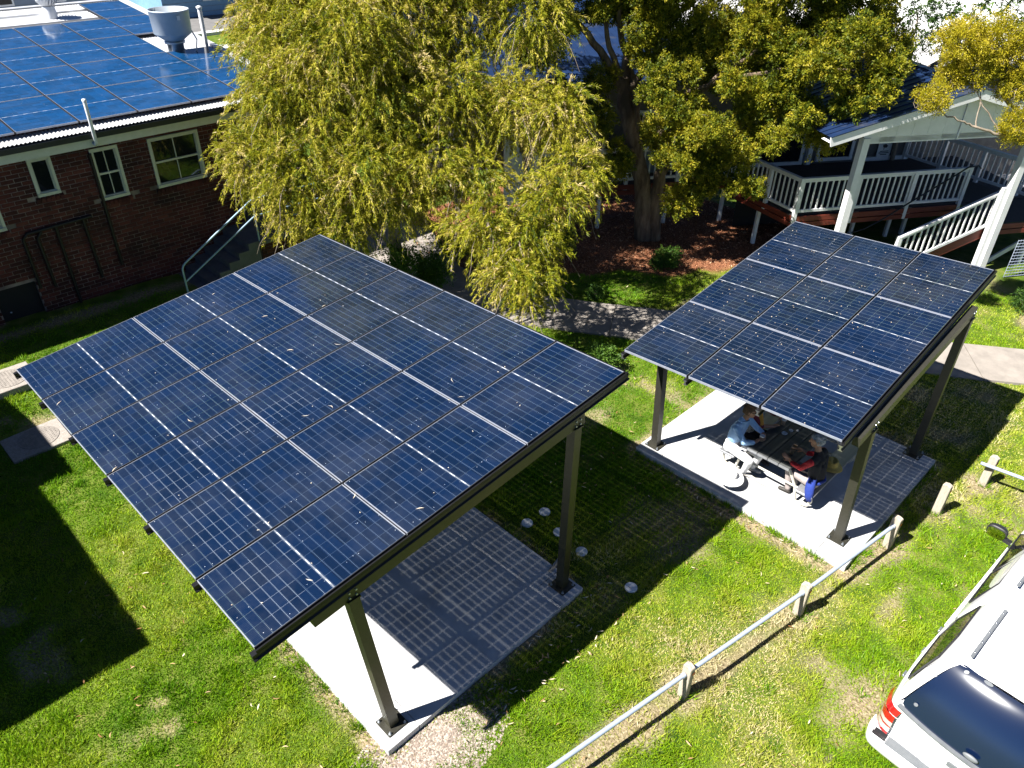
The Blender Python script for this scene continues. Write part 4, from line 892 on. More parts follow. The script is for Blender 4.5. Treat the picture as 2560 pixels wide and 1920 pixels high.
B2 = (16.67, 11.27, 0)
t2 = thing('paperbark_tree', 'tall paperbark tree with a thick peeling forked trunk in the mulch bed', 'tree', B2)
crown('foliage', T2, M['leaf2'], t2, B2, 1150, spray=(.08, .24), droop=.12, leaf=(.055, .034), nleaf=30, shell=.5, tuft=True, outward=.9, quad=False, lumpy=.3)
b = MB()
crown('added_upper_crown', [(15.0, 14.0, 8.0, 1.6), (17.0, 13.0, 8.5, 1.8), (18.5, 11.5, 8.5, 1.6), (14.0, 15.2, 7.6, 1.5), (17.0, 10.5, 8.3, 1.5), (16.5, 12.0, 10.2, 2.0), (18.2, 9.6, 9.6, 1.7), (18.8, 8.0, 8.2, 1.3), (15.2, 12.5, 9.8, 1.6), (17.6, 7.6, 7.6, 1.0)], M['leaf2'], t2, B2, 90, spray=(.3, .8), droop=.4, leaf=(.15, .06), nleaf=26, quad=False, shell=.3, twigs=False)  # unseen top growth, added to shade the house roof and darken panel reflections
for pts_, r0, r1 in (([(16.62, 11.3, -.05), (16.5, 11.45, 1.43), (16.32, 11.64, 2.39), (16.06, 11.9, 3.4), (15.96, 12.0, 4.26)], .25, .17), ([(16.82, 11.1, -.05), (16.72, 11.12, 1.36), (16.67, 11.0, 2.3), (16.5, 11.2, 3.6), (16.44, 11.5, 5.2), (16.47, 11.48, 6.4)], .20, .09),
                 ([(15.96, 12.0, 3.9), (15.35, 12.34, 4.9), (14.78, 12.64, 5.56), (14.35, 12.79, 6.2)], .12, .05), ([(15.96, 12.0, 4.1), (16.04, 11.92, 5.08), (15.85, 12.12, 6.2)], .13, .06), ([(15.98, 12.0, 3.8), (16.3, 11.6, 4.5), (16.3, 11.6, 5.6), (16.6, 11.2, 6.6)], .12, .05),
                 ([(15.96, 12.0, 4.0), (15.6, 12.2, 4.9), (15.4, 12.5, 5.9)], .10, .04), ([(16.3, 11.6, 3.0), (16.1, 11.9, 4.2), (15.75, 12.1, 5.4), (15.6, 12.1, 6.3)], .12, .05),
                 ([(16.6, 11.0, 2.5), (16.23, 10.58, 3.91), (16.2, 9.8, 4.4), (17.0, 9.0, 5.3)], .09, .03), ([(16.5, 11.1, 3.4), (16.47, 9.62, 4.5), (17.27, 8.09, 4.9), (17.5, 7.0, 5.0)], .08, .02), ([(16.6, 11.0, 2.2), (16.0, 10.2, 2.7), (15.7, 9.5, 3.2)], .06, .02), ([(16.3, 11.6, 2.4), (15.2, 11.8, 2.9), (14.0, 11.9, 3.1)], .05, .015),
                 ([(16.7, 11.1, 1.9), (16.5, 10.0, 2.4), (16.3, 8.9, 2.6)], .04, .012)): limb(b, pts_, r0, r1, 12, B2, .04)
b.build('trunk', M['bark'], t2)

B3 = (18.6, 1.6, 0)
t3 = thing('golden_shrub_tree', 'crooked small tree with golden leaf clumps leaning in front of the porch gable', 'tree', B3)
crown('foliage', T3, M['leaf3'], t3, B3, 2600, spray=(.05, .12), droop=.1, leaf=(.034, .017), nleaf=34, shell=.5, tuft=True, upbias=.12, quad=False)
b = MB()
for pts_, r0, r1 in (([B3, (18.2, 2.0, 1.6), (17.8, 2.5, 3.2), (17.59, 2.76, 3.91)], .10, .06), ([(17.59, 2.76, 3.91), (17.04, 3.47, 4.76), (16.89, 3.91, 5.13), (16.87, 4.21, 5.5), (16.71, 4.38, 5.85)], .05, .012), ([(17.3, 3.1, 4.3), (16.69, 3.68, 4.49), (16.34, 4.04, 4.62), (16.22, 4.16, 4.69), (15.92, 4.46, 4.83), (15.79, 4.74, 4.98)], .035, .01),
                 ([(16.69, 3.68, 4.49), (16.5, 4.1, 5.0), (16.4, 4.5, 5.5)], .018, .006), ([(16.34, 4.04, 4.62), (16.5, 4.2, 5.1), (16.7, 4.4, 5.5)], .014, .005), ([(17.2, 3.2, 4.4), (16.9, 3.4, 4.6), (16.8, 3.45, 4.7)], .02, .006), ([(17.04, 3.47, 4.76), (17.2, 3.7, 5.3), (17.15, 3.9, 5.7)], .02, .006), ([(16.89, 3.91, 5.13), (16.6, 4.3, 5.4), (16.35, 4.7, 5.6)], .016, .005)): limb(b, pts_, r0, r1, 8, B3, .025)
for k in range(60):
    q = random.choice(T3); p = Vector(q[:3]) + Vector((random.uniform(-.25, .25), random.uniform(-.25, .25), -q[3] * .6)) - Vector(B3); pts_ = [p]
    for i in range(4): p = p + Vector((random.uniform(-.06, .06), random.uniform(-.06, .06), random.uniform(.02, .08))); pts_.append(p)
    b.tube(pts_, .0045, 4, 0, False)
b.build('trunk', M['twig'], t3)

B4 = (24.6, 8.0, 0)
t4 = thing('gum_tree', 'thin green gum tree with long leaves behind the porch roof at the top right', 'tree', B4)
crown('foliage', T4, M['leaf4'], t4, B4, 130, spray=(.3, .7), droop=.5, leaf=(.13, .03), nleaf=22, shell=.3, spread=1.1)
b = MB()
crown('added_upper_crown', [(24.5, 6.0, 7.6, 1.8), (24.0, 9.0, 8.2, 2.0), (25.0, 3.8, 7.4, 1.7), (25.5, 7.5, 10.0, 2.2), (26.0, 1.6, 7.0, 1.6), (23.6, 11.0, 7.4, 1.5), (25.0, 5.0, 9.8, 1.8)], M['leaf4'], t4, B4, 75, spray=(.4, 1.0), droop=.5, leaf=(.20, .06), nleaf=24, quad=False, shell=.3, twigs=False)  # high crown out of view, added so the right shelter's panels reflect leaves
for pts_ in ([B4, (24.5, 8.1, 2.5), (24.4, 8.3, 4.4), (24.6, 8.6, 5.4)], [(24.4, 8.2, 3.4), (24.2, 7.2, 4.6), (24.0, 6.9, 5.5)], [(24.5, 8.1, 3.0), (24.9, 7.4, 4.4), (24.9, 6.4, 5.3)], [(24.4, 8.3, 4.2), (24.0, 9.2, 5.0), (23.9, 9.9, 5.6)]): limb(b, pts_, .09, .02, 8, B4, .06)
b.build('trunk', M['twig'], t4)

def shrub(x, y, r, h, lb, mat, dens=900, leaf=(.05, .03), grp=None):
    t = thing('shrub', lb, 'shrub', (x, y, 0), 0, grp); bl = []
    for k in range(6): a = random.uniform(0, 6.28); q = r * random.uniform(0, .6); bl.append((x + q * math.cos(a), y + q * math.sin(a), h * random.uniform(.35, .8), r * random.uniform(.4, .6)))
    crown('foliage', bl, mat, t, (x, y, 0), dens, spray=(.1, .3), droop=.3, leaf=leaf, nleaf=14, shell=.3, tuft=True, twigs=False)
    b = MB()
    for k in range(7): a = random.uniform(0, 6.28); b.tube([(0, 0, 0), (r * .4 * math.cos(a), r * .4 * math.sin(a), h * .7)], [.012, .005], 5)
    b.build('stem', M['twig'], t)
shrub(10.4, 12.9, .55, 1.0, 'bright green shrub glowing under the weeping tree by the path', M['leaf4'])
shrub(9.7, 13.1, .5, 1.6, 'green shrub behind the first one, under the weeping tree', M['leaf4'])
shrub(11.6, 13.6, .6, .9, 'dark green shrub in the shade between the two big trees', M['leaf4'])
shrub(15.55, 9.85, .34, .38, 'small bright green plant in the sunlit mulch', M['leaf4'], 1500, (.05, .03))
shrub(12.9, 9.95, .22, .25, 'low tuft of green at the corner of the mulch bed', M['leaf4'], 1200)
shrub(10.55, 7.9, .45, .42, 'leafy clump on the lawn beside the path behind the left shelter', M['leaf4'], 1200, (.06, .025))
shrub(14.1, 12.3, .5, .9, 'strap leaved plant in the dark left of the paperbark trunk', M['leaf4'], 500, (.16, .03))
shrub(19.9, 2.55, .5, .42, 'green and straw coloured clump at the foot of the wire mesh', M['leaf4'], 900, (.09, .014))

# mulch chips scattered in the bed, as real pieces
k = 26000; x = rng.uniform(11, 20.5, k); y = rng.uniform(6.5, 16.5, k); keep = mulchf(x, y) > .45; x, y = x[keep], y[keep]; k = len(x)
P = np.stack([x, y, height(x, y) + rng.uniform(.004, .03, k)], 1); d = rdir(k); d[:, 2] *= .35; d /= np.linalg.norm(d, axis=1, keepdims=True)
v, f = leaf_tris(P, d, rng.uniform(.03, .09, k), rng.uniform(.012, .03, k))
M['chips'] = leafmat('bark_chips', [(.05, .018, .01), (.22, .08, .035), (.42, .20, .10), (.60, .38, .24)], trans=0.0, rough=.9)
tag(link('bark_chips', arrmesh('bark_chips', v, f, M['chips'], {'rnd': ('FACE', rng.random(k))})), 'red brown bark chips and dry leaves covering the bed under the trees', 'bark chips', kind='stuff')

# grass blades
CM = np.array(cam.matrix_world.inverted())
def in_view(P, mrg=.06):
    q = np.c_[P, np.ones(len(P))] @ CM.T; z = -q[:, 2]; fx = 1902.37 / 1280; fy = 1902.37 / 960
    return (z > 1) & (np.abs(q[:, 0] / z * fx) < 1 + mrg) & (np.abs(q[:, 1] / z * fy) < 1 + mrg)
k = 2300000; x = rng.uniform(-1.5, 20.5, k); y = rng.uniform(-3.5, 17.0, k)
dist = np.sqrt(x ** 2 + y ** 2 + 73)
keep = rng.random(k) < np.clip((11.0 / dist) ** 2.4, 0, 1)
x, y = x[keep], y[keep]; P = np.stack([x, y, height(x, y)], 1)
ok = in_view(P) & (rect_d(x, y, SLAB_A) > .01) & (rect_d(x, y, SLAB_B) > .01) & (seg_d(x, y, PATH) > HW) & (mulchf(x, y) < .3) & ~((x > 9.8) & (y > 13.1)) & (y < 16.9 + 9 * (x > 8.2))
ok &= ~((x > 5.6) & (y > 15.85)) & ~((np.abs(x - 1.72) < .5) & (np.abs(y - 15.0) < .44)) & ~((np.abs(x - 1.58) < .5) & (np.abs(y - 13.25) < .44))
for cx, cy in ((6.35, 5.82), (6.73, 5.80), (6.56, 5.34), (6.50, 4.83), (6.50, 3.89)): ok &= np.hypot(x - cx, y - cy) > .085
dd = dirt(x, y); ok &= rng.random(len(x)) > dd * 1.02
# most of the ground under canopy A is hidden by the roof
x, y, P, dd = x[ok], y[ok], P[ok], dd[ok]; k = len(x)
patch = fbm(x, y, .55, 12); tall = fbm(x, y, .28, 15)
hgt = (.028 + .05 * sstep(.45, .75, tall)) * rng.uniform(.6, 1.3, k); lean = rng.normal(size=(k, 2)) * .65 + .25 * np.stack([np.sin(patch * 20), np.cos(patch * 17)], 1)
ax = np.c_[lean, np.full(k, 1.0)]; ax /= np.linalg.norm(ax, axis=1, keepdims=True)
wdt = .006 + .0006 * (dist_ := np.sqrt(x ** 2 + y ** 2 + 73)) * rng.uniform(.5, 1.3, k)
r = rdir(k); r[:, 2] = 0; side = np.cross(ax, r); side /= np.linalg.norm(side, axis=1, keepdims=True)
v = np.stack([P - side * (wdt * .5)[:, None], P + side * (wdt * .5)[:, None], P + ax * hgt[:, None] * 1.2], 1).reshape(-1, 3); f = np.arange(k * 3).reshape(k, 3)
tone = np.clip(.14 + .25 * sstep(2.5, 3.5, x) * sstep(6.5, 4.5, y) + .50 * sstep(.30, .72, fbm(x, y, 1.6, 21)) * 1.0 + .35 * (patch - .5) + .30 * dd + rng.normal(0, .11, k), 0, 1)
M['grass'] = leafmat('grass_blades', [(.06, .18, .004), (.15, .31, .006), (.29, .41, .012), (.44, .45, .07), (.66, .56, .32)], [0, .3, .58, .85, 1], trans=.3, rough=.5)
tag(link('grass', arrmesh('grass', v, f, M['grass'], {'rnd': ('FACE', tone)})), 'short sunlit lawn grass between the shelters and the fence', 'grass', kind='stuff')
print('grass blades', k)
def tufts(name, pts_, n, h, mat, lb):
    V_ = []; A = []
    for px, py in pts_:
        q = rng.normal(size=(n, 2)) * .05; B = np.c_[px + q[:, 0], py + q[:, 1], np.full(n, float(height(px, py)))]
        a_ = np.c_[q * 9 + rng.normal(size=(n, 2)) * .3, np.ones(n)]; a_ /= np.linalg.norm(a_, axis=1, keepdims=True); L_ = h * rng.uniform(.5, 1.3, n); s_ = np.cross(a_, rdir(n)) * .006
        V_.append(np.stack([B - s_, B + s_, B + a_ * L_[:, None]], 1).reshape(-1, 3)); A.append(rng.uniform(.0, .55, n))
    v = np.concatenate(V_); tag(link(name, arrmesh(name, v, np.arange(len(v)).reshape(-1, 3), mat, {'rnd': ('FACE', np.concatenate(A))})), lb, 'grass', kind='stuff')
tp = [(random.uniform(2.1, 12), random.uniform(-.5, 9)) for _ in range(60)]
tp = [p for p in tp if rect_d(*p, SLAB_A) > .05 and rect_d(*p, SLAB_B) > .05]
tp += [(SLAB_B[0] - .04, random.uniform(2, 5.7)) for _ in range(40)] + [(random.uniform(9, 12.4), 1.84 + random.uniform(-.03, .05)) for _ in range(30)] + [(SLAB_A[0] - .03, random.uniform(4.8, 8)) for _ in range(34)] + [(SLAB_A[1] + .03, random.uniform(4.6, 8)) for _ in range(20)] + [(cx + random.uniform(-.1, .1), cy + random.uniform(-.12, .12)) for cx, cy in FENCE[1:] for _ in range(4)] + [(2.1 + random.uniform(-.5, .6), 12.3 + random.uniform(-.4, .4)) for _ in range(14)]
tufts('tall_grass_tufts', tp, 45, .11, M['grass'], 'longer grass tufts at slab edges and fence posts')

# fallen gum leaves on lawn, slab and panels; gravel at the slab corner
def litter(name, P, nrm_, ln, wd, mat, lb, tone):
    k = len(P); d = rdir(k); d -= nrm_ * np.sum(d * nrm_, 1, keepdims=True) * rng.uniform(.7, 1.0, (k, 1)); d /= np.linalg.norm(d, axis=1, keepdims=True)
    s_ = np.cross(d, nrm_); cur = rng.uniform(-.5, .5, k)[:, None]; V_ = []
    for t, w in ((0, .0), (.3, .8), (.6, .9), (1, .0)):
        c = P + d * (ln * t)[:, None] + s_ * (cur * (t - t * t) * ln[:, None] * 1.6) + nrm_ * (.006 + .25 * ln[:, None] * (t - t * t) * rng.uniform(.1, 1, (k, 1)))
        V_ += [c - s_ * (wd * w * .5 + 1e-4)[:, None], c + s_ * (wd * w * .5 + 1e-4)[:, None]]
    v = np.stack(V_, 1).reshape(-1, 3); i0 = (np.arange(k) * 8)[:, None]; f = np.concatenate([i0 + np.array([[2 * q, 2 * q + 1, 2 * q + 3, 2 * q + 2]]) for q in range(3)], 0)
    return tag(link(name, arrmesh(name, v, f, mat, {'rnd': ('FACE', np.tile(tone, 3))})), lb, 'leaf litter', kind='stuff')
M['dryleaf'] = leafmat('dry_gum_leaves', [(.22, .10, .04), (.42, .26, .13), (.60, .46, .30), (.75, .66, .52)], trans=.15, rough=.7)
k = 520; x = rng.uniform(0, 15, k); y = rng.uniform(-1.5, 10, k); ok = (rect_d(x, y, SLAB_A) > .03) & (rect_d(x, y, SLAB_B) > .03); x, y = x[ok], y[ok]
# denser drift along the shaded side of slab A and below slab B
x = np.r_[x, rng.uniform(3.6, 6.5, 90), rng.normal(8.9, .12, 36), rng.uniform(7.2, 8.9, 50)]; y = np.r_[y, rng.uniform(3.5, 4.25, 90), rng.uniform(2.3, 5, 36), rng.uniform(3, 6.5, 50)]; k = len(x)
litter('fallen_leaves', np.c_[x, y, height(x, y) + .045], np.tile([[0, 0, 1.]], (k, 1)), rng.uniform(.04, .11, k), rng.uniform(.010, .022, k), M['dryleaf'], 'pale dry gum leaves scattered over the lawn', rng.random(k))
def on_roof(c, L_, W_, k, ln, nm, lb):
    _, O, U, V, N = c; u = rng.uniform(.03, L_, k); w = rng.uniform(.03, W_, k); P = np.array(O) + u[:, None] * np.array(U) + w[:, None] * np.array(V) + np.array(N) * .004
    litter(nm, P, np.tile([list(N)], (k, 1)), rng.uniform(*ln, k), rng.uniform(.006, .014, k), M['dryleaf'], lb, rng.uniform(.75, 1, k))
on_roof(cA, 5.2, 6.9, 16, (.07, .12), 'panel_leaves', 'curled dry leaves lying on the larger panel roof')
on_roof(cA, 5.2, 6.9, 50, (.012, .03), 'panel_specks', 'small flakes of bark and leaf on the larger panel roof')
on_roof(cB, 5.2, 3.4, 240, (.010, .03), 'panel_specks', 'small pale flakes of leaf all over the smaller panel roof')
k = 9000; x = rng.normal(2.95, .62, k); y = rng.normal(4.05, .32, k); ok = (rect_d(x, y, SLAB_A) > .0) & (np.hypot((x - 2.85) / 1.25, (y - 4.05) / .6) < 1); x, y = x[ok], y[ok]; k = len(x)
P = np.c_[x, y, height(x, y) + .002]; s_ = rng.uniform(.006, .018, k); V_ = []
for dx, dy, dz in ((-1, -.8, 0), (1, -.7, 0), (.8, 1, 0), (-.9, .9, 0), (0, 0, 1.1)): V_.append(P + np.c_[s_ *  (dx + rng.normal(0, .2, k)), s_ * (dy + rng.normal(0, .2, k)), s_ * dz * .8])
v = np.stack(V_, 1).reshape(-1, 3); i0 = (np.arange(k) * 5)[:, None]; f = np.concatenate([i0 + np.array([q]) for q in ([0, 1, 4], [1, 2, 4], [2, 3, 4], [3, 0, 4])], 0)
M['pebble'] = leafmat('pebbles', [(.14, .11, .09), (.26, .21, .17), (.44, .38, .32)], trans=0, rough=.85)
tag(link('gravel', arrmesh('gravel', v, f, M['pebble'], {'rnd': ('FACE', np.tile(rng.random(k), 4))})), 'loose pale gravel around the nearest slab corner', 'gravel', kind='stuff')

# ---------------------------------------------------------------- picnic table with attached benches
TZ = .10
pt = thing('picnic_table', 'grey plank picnic table with attached benches on bent pale tube legs', 'picnic table', (10.55, 3.66, TZ))
for k in range(4):
    y = -.375 + k * .1895; b = MB(); b.box(-.91, .91, y, y + .181, .60, .64, b=.006); b.build('plank', M['table'], pt)
    [(lambda b: (b.box(x_, x_ + .013, y + .002, y + .179, .60, .639), b.build('end_cap', M['tablelight'], pt)))(MB()) for x_ in (-.918, .905)]
for s_ in (-1, 1):
    y0 = -.84 if s_ < 0 else .55
    b = MB(); b.box(-.93, .93, y0, y0 + .285, .31, .35, b=.006); b.build('bench_plank', M['tablelight'], pt)
for x in (-.80, .74):
    b = MB()
    b.tube([(x, -.78, .31), (x, -.80, .16), (x, -.76, .06), (x, -.66, .03), (x, .66, .03), (x, .76, .06), (x, .80, .16), (x, .78, .31)], .026, 12)
    b.tube([(x, -.55, .04), (x, -.50, .30), (x, -.33, .58)], .024, 12); b.tube([(x, .55, .04), (x, .50, .30), (x, .33, .58)], .024, 12); b.tube([(x, -.72, .30), (x, .72, .30)], .02, 10)
    b.build('leg_frame', M['tubecream'], pt)
b = MB(); b.bar((-.8, -.25, .59), (-.8, .25, .59), .05, .03); b.bar((.74, -.25, .59), (.74, .25, .59), .05, .03); b.build('bracket', M['steel'], pt)
TT = TZ + .64
def cup(x, y, z, lb, tilt=0, lid=False):
    t = thing('coffee_cup', lb, 'cup', (x, y, z), 0, 'takeaway cups on the picnic table'); t.rotation_euler = (tilt, 0, 0)
    b = MB(); b.lathe([(0, 0), (.028, 0), (.041, .10), (.043, .103), (.040, .105), (.038, .10), (.036, .085)], n=20); b.build('cup_wall', M['cup'], t)
    b = MB(); b.lathe([(.0, .086), (.037, .086)], n=20); b.f = [f[::-1] for f in b.f]; b.build('coffee', M['coffee'], t)
    if lid: b = MB(); b.lathe([(.044, .10), (.044, .11), (.036, .113), (.034, .108), (0, .108)], n=20); b.build('lid', M['cupwhite'], t)
cup(9.965, 3.965, TT, 'brown takeaway cup with a white lid held by the person in the pale blue shirt', 0, True)
cup(10.03, 3.455, TT, 'open takeaway cup of milky coffee between the hands of the grey haired person')
cup(10.64, 3.94, TT, 'takeaway cup with a white rim in front of the person hidden by the roof', 0, True)
def lidthing(x, y, r, lb):
    b = MB(); b.lathe([(0, 0), (r, 0), (r * 1.05, .006), (r * .85, .012), (r * .8, .007), (0, .007)], n=20); o = b.build('cup_lid', M['cupwhite']); o.location = (x, y, TT + .002); tag(o, lb, 'cup lid', 'cup lids on the table')
lidthing(10.43, 3.80, .048, 'largest white cup lid lying on the middle of the table'); lidthing(10.58, 3.76, .034, 'middle small white cup lid on the table'); lidthing(10.66, 3.68, .022, 'smallest white scrap on the table beside the lids')
cup(10.13, 3.47, TT, 'clear rimmed cup beside the open coffee cup of the grey haired person')

# ---------------------------------------------------------------- people (one continuous remeshed body each)
def skinm(nm, a, c): return pmat(nm, a, c, .55, scale=14, bump=.05)
PM = dict(skin=skinm('skin', (.42, .22, .14), (.36, .18, .11)), shirt=pmat('pale_blue_shirt', (.30, .48, .74), (.24, .40, .66), .85, scale=9, bump=.5, bscale=14), whitet=pmat('white_trousers', (.78, .78, .78), (.70, .70, .71), .85, scale=7, bump=.5, bscale=14),
          black=pmat('black_knit', (.008, .008, .014), (.005, .005, .008), .9, bump=.3), red=pmat('red_sleeves', (.50, .02, .03), (.38, .012, .02), .8, bump=.3, bscale=18), beige=pmat('beige_trousers', (.36, .31, .29), (.27, .23, .22), .85, scale=12, bump=.5, bscale=18),
          shoe=pmat('dark_shoe', (.04, .035, .03), None, .6), paleshoe=pmat('pale_shoe', (.55, .52, .47), None, .6), orange=pmat('orange_scarf', (.62, .30, .03), (.50, .20, .02), .8, bump=.3, bscale=20), pattern=pmat('speckled_grey_knit', (.40, .42, .42), (.03, .03, .035), .9, scale=55, detail=1), maroon=pmat('maroon_sleeve', (.22, .02, .03), (.15, .015, .02), .8))
def body(name, caps, parent, vox=.0085, origin=(0, 0, 0)):
    """caps: (p0, r0, p1, r1, material key); union by voxel remesh, materials by nearest capsule"""
    mb = MB(); O = Vector(origin)
    for p0, r0, p1, r1, _ in caps:
        p0 = Vector(p0) - O; p1 = Vector(p1) - O; d = p1 - p0; L_ = d.length
        if L_ < 1e-5: d = Vector((0, 0, 1)); L_ = 1e-5
        d.normalize(); ref = d.orthogonal().normalized(); q = d.cross(ref); prof = []
        for k in range(6): a = math.pi / 2 * (k / 5); prof.append((-r0 * math.cos(a), r0 * math.sin(a)))
        for k in range(6): a = math.pi / 2 * (k / 5); prof.append((L_ + r1 * math.sin(a), r1 * math.cos(a)))
        n = 14; vs = []
        for t, r in prof:
            for j in range(n): w = 2 * math.pi * j / n; vs.append(p0 + d * t + (ref * math.cos(w) + q * math.sin(w)) * max(r, 1e-4))
        k = len(prof)
        mb.add(vs, [(i * n + j, i * n + (j + 1) % n, (i + 1) * n + (j + 1) % n, (i + 1) * n + j) for i in range(k - 1) for j in range(n)] + [tuple(range(n))[::-1], tuple(range((k - 1) * n, k * n))])
    me = mb.mesh('tmp', []) if False else bpy.data.meshes.new('tmp'); me.from_pydata(mb.v, [], mb.f)
    o = link('tmp', me); md = o.modifiers.new('r', 'REMESH'); md.mode = 'VOXEL'; md.voxel_size = vox; md.use_smooth_shade = True
    sm = o.modifiers.new('s', 'SMOOTH'); sm.factor = .5; sm.iterations = 2
    dg = bpy.context.evaluated_depsgraph_get(); dg.update(); new = bpy.data.meshes.new_from_object(o.evaluated_get(dg)); bpy.data.objects.remove(o)
    keys = []; [keys.append(c[4]) for c in caps if c[4] not in keys]
    new.materials.clear(); [new.materials.append(PM[k]) for k in keys]
    n = len(new.polygons); C_ = np.empty(n * 3, np.float32); new.polygons.foreach_get('center', C_); C_ = C_.reshape(-1, 3); best = np.full(n, 1e9); mi = np.zeros(n, np.int32)
    for p0, r0, p1, r1, k in caps:
        a = np.array(p0) - np.array(O); c = np.array(p1) - np.array(O); ab = c - a; L2 = max(ab @ ab, 1e-9); t = np.clip((C_ - a) @ ab / L2, 0, 1)
        dd = np.linalg.norm(C_ - a - t[:, None] * ab, axis=1) - (r0 + (r1 - r0) * t); m_ = dd < best; best[m_] = dd[m_]; mi[m_] = keys.index(k)
    new.polygons.foreach_set('material_index', mi); new.polygons.foreach_set('use_smooth', np.ones(n, bool)); new.name = name; new.update()
    return link(name, new, parent)
def hand(wrist, direction, palm_up, curl, key='skin', side=1):
    """palm and five fingers of unequal length; direction = where the fingers point, palm_up = back of the hand"""
    w = Vector(wrist); d = Vector(direction).normalized(); u = Vector(palm_up); u = (u - d * u.dot(d)).normalized(); s_ = d.cross(u) * side; C_ = []
    for k, off in enumerate((-.028, -.010, .009, .026)): C_.append((w + d * .01 + s_ * off * .7, .016, w + d * .075 + s_ * off, .013, key))
    for off, L_ in ((-.030, .058), (-.011, .072), (.009, .078), (.028, .068)):
        a = w + d * .078 + s_ * off; m_ = a + (d * math.cos(curl * .5) - u * math.sin(curl * .5)) * L_ * .5; e = m_ + (d * math.cos(curl * 1.3) - u * math.sin(curl * 1.3)) * L_ * .5
        C_ += [(a, .0095, m_, .0088, key), (m_, .0088, e, .0078, key)]
    a = w + d * .02 + s_ * .032; m_ = a + (d * .6 + s_ * .7 - u * .2).normalized() * .036; C_ += [(a, .013, m_, .011, key), (m_, .011, m_ + (d * .9 + s_ * .15 - u * .35).normalized() * .032, .009, key)]
    return C_
def head(neck, c, fdir, hair_pts=()):
    """skull, jaw, nose, ears, brow around centre c facing fdir"""
    c = Vector(c); f = Vector(fdir).normalized(); up = Vector((0, 0, 1)); up = (up - f * up.dot(f)).normalized(); s_ = f.cross(up); P = lambda a, b_, h: c + f * a + s_ * b_ + up * h
    C_ = [(P(-.022, 0, .025), .086, P(.012, 0, .020), .080, 'skin'), (P(.020, 0, -.02), .068, P(.040, 0, -.075), .045, 'skin'), (P(.02, .03, -.06), .040, P(.02, -.03, -.06), .040, 'skin'), (neck, .052, P(-.01, 0, -.06), .050, 'skin')]
    C_ += [(P(.088, 0, .015), .010, P(.108, 0, -.018), .014, 'skin'), (P(.078, .022, -.048), .010, P(.078, -.022, -.048), .010, 'skin'), (P(.075, .034, .03), .012, P(.075, -.034, .03), .012, 'skin')]
    for e in (-1, 1): C_.append((P(-.008, e * .083, .012), .014, P(-.010, e * .086, -.018), .010, 'skin'))
    return C_, P
def hair(name, P, mat, parent, O, back=.10, pts_=()):
    mb = MB(); v = []
    n, m_ = 22, 12
    for i in range(m_ + 1):
        th = math.pi * .56 * i / m_
        for j in range(n):
            ph = 2 * math.pi * j / n; x = math.sin(th) * math.cos(ph); y = math.sin(th) * math.sin(ph); z = math.cos(th)
            if x > .3: z = max(z, .35)                       # hairline above the forehead
            r = 1 + .035 * math.sin(ph * 7 + th * 5) + random.uniform(-.012, .012)
            v.append(P(-.012 + .104 * x * r - (.012 if x < 0 else 0), .092 * y * r, .022 + .105 * z * r - (.05 * (i / m_) ** 2 if x < .2 else 0)) - Vector(O))
    mb.add(v, [(i * n + j, (i + 1) * n + j, (i + 1) * n + (j + 1) % n, i * n + (j + 1) % n) for i in range(m_) for j in range(n)], 0, True)
    for k in range(260):                                      # short locks breaking the outline
        th = math.acos(random.uniform(-.1, 1)); ph = random.uniform(0, 6.28); x = math.sin(th) * math.cos(ph)
        if x > .45 and th > .9: continue
        d = Vector((x, math.sin(th) * math.sin(ph), math.cos(th))); a = P(-.012 + .106 * d.x, .094 * d.y, .022 + .107 * d.z) - Vector(O); c_ = P(-.012 + .118 * d.x - .03, .106 * d.y, .018 + .112 * d.z - .012) - Vector(O); s_ = Vector(rdir(1)[0]) * .006
        mb.add([a - s_, a + s_, c_], [(0, 1, 2)], 0)
    return mb.build(name, mat, parent)
Z0 = TZ
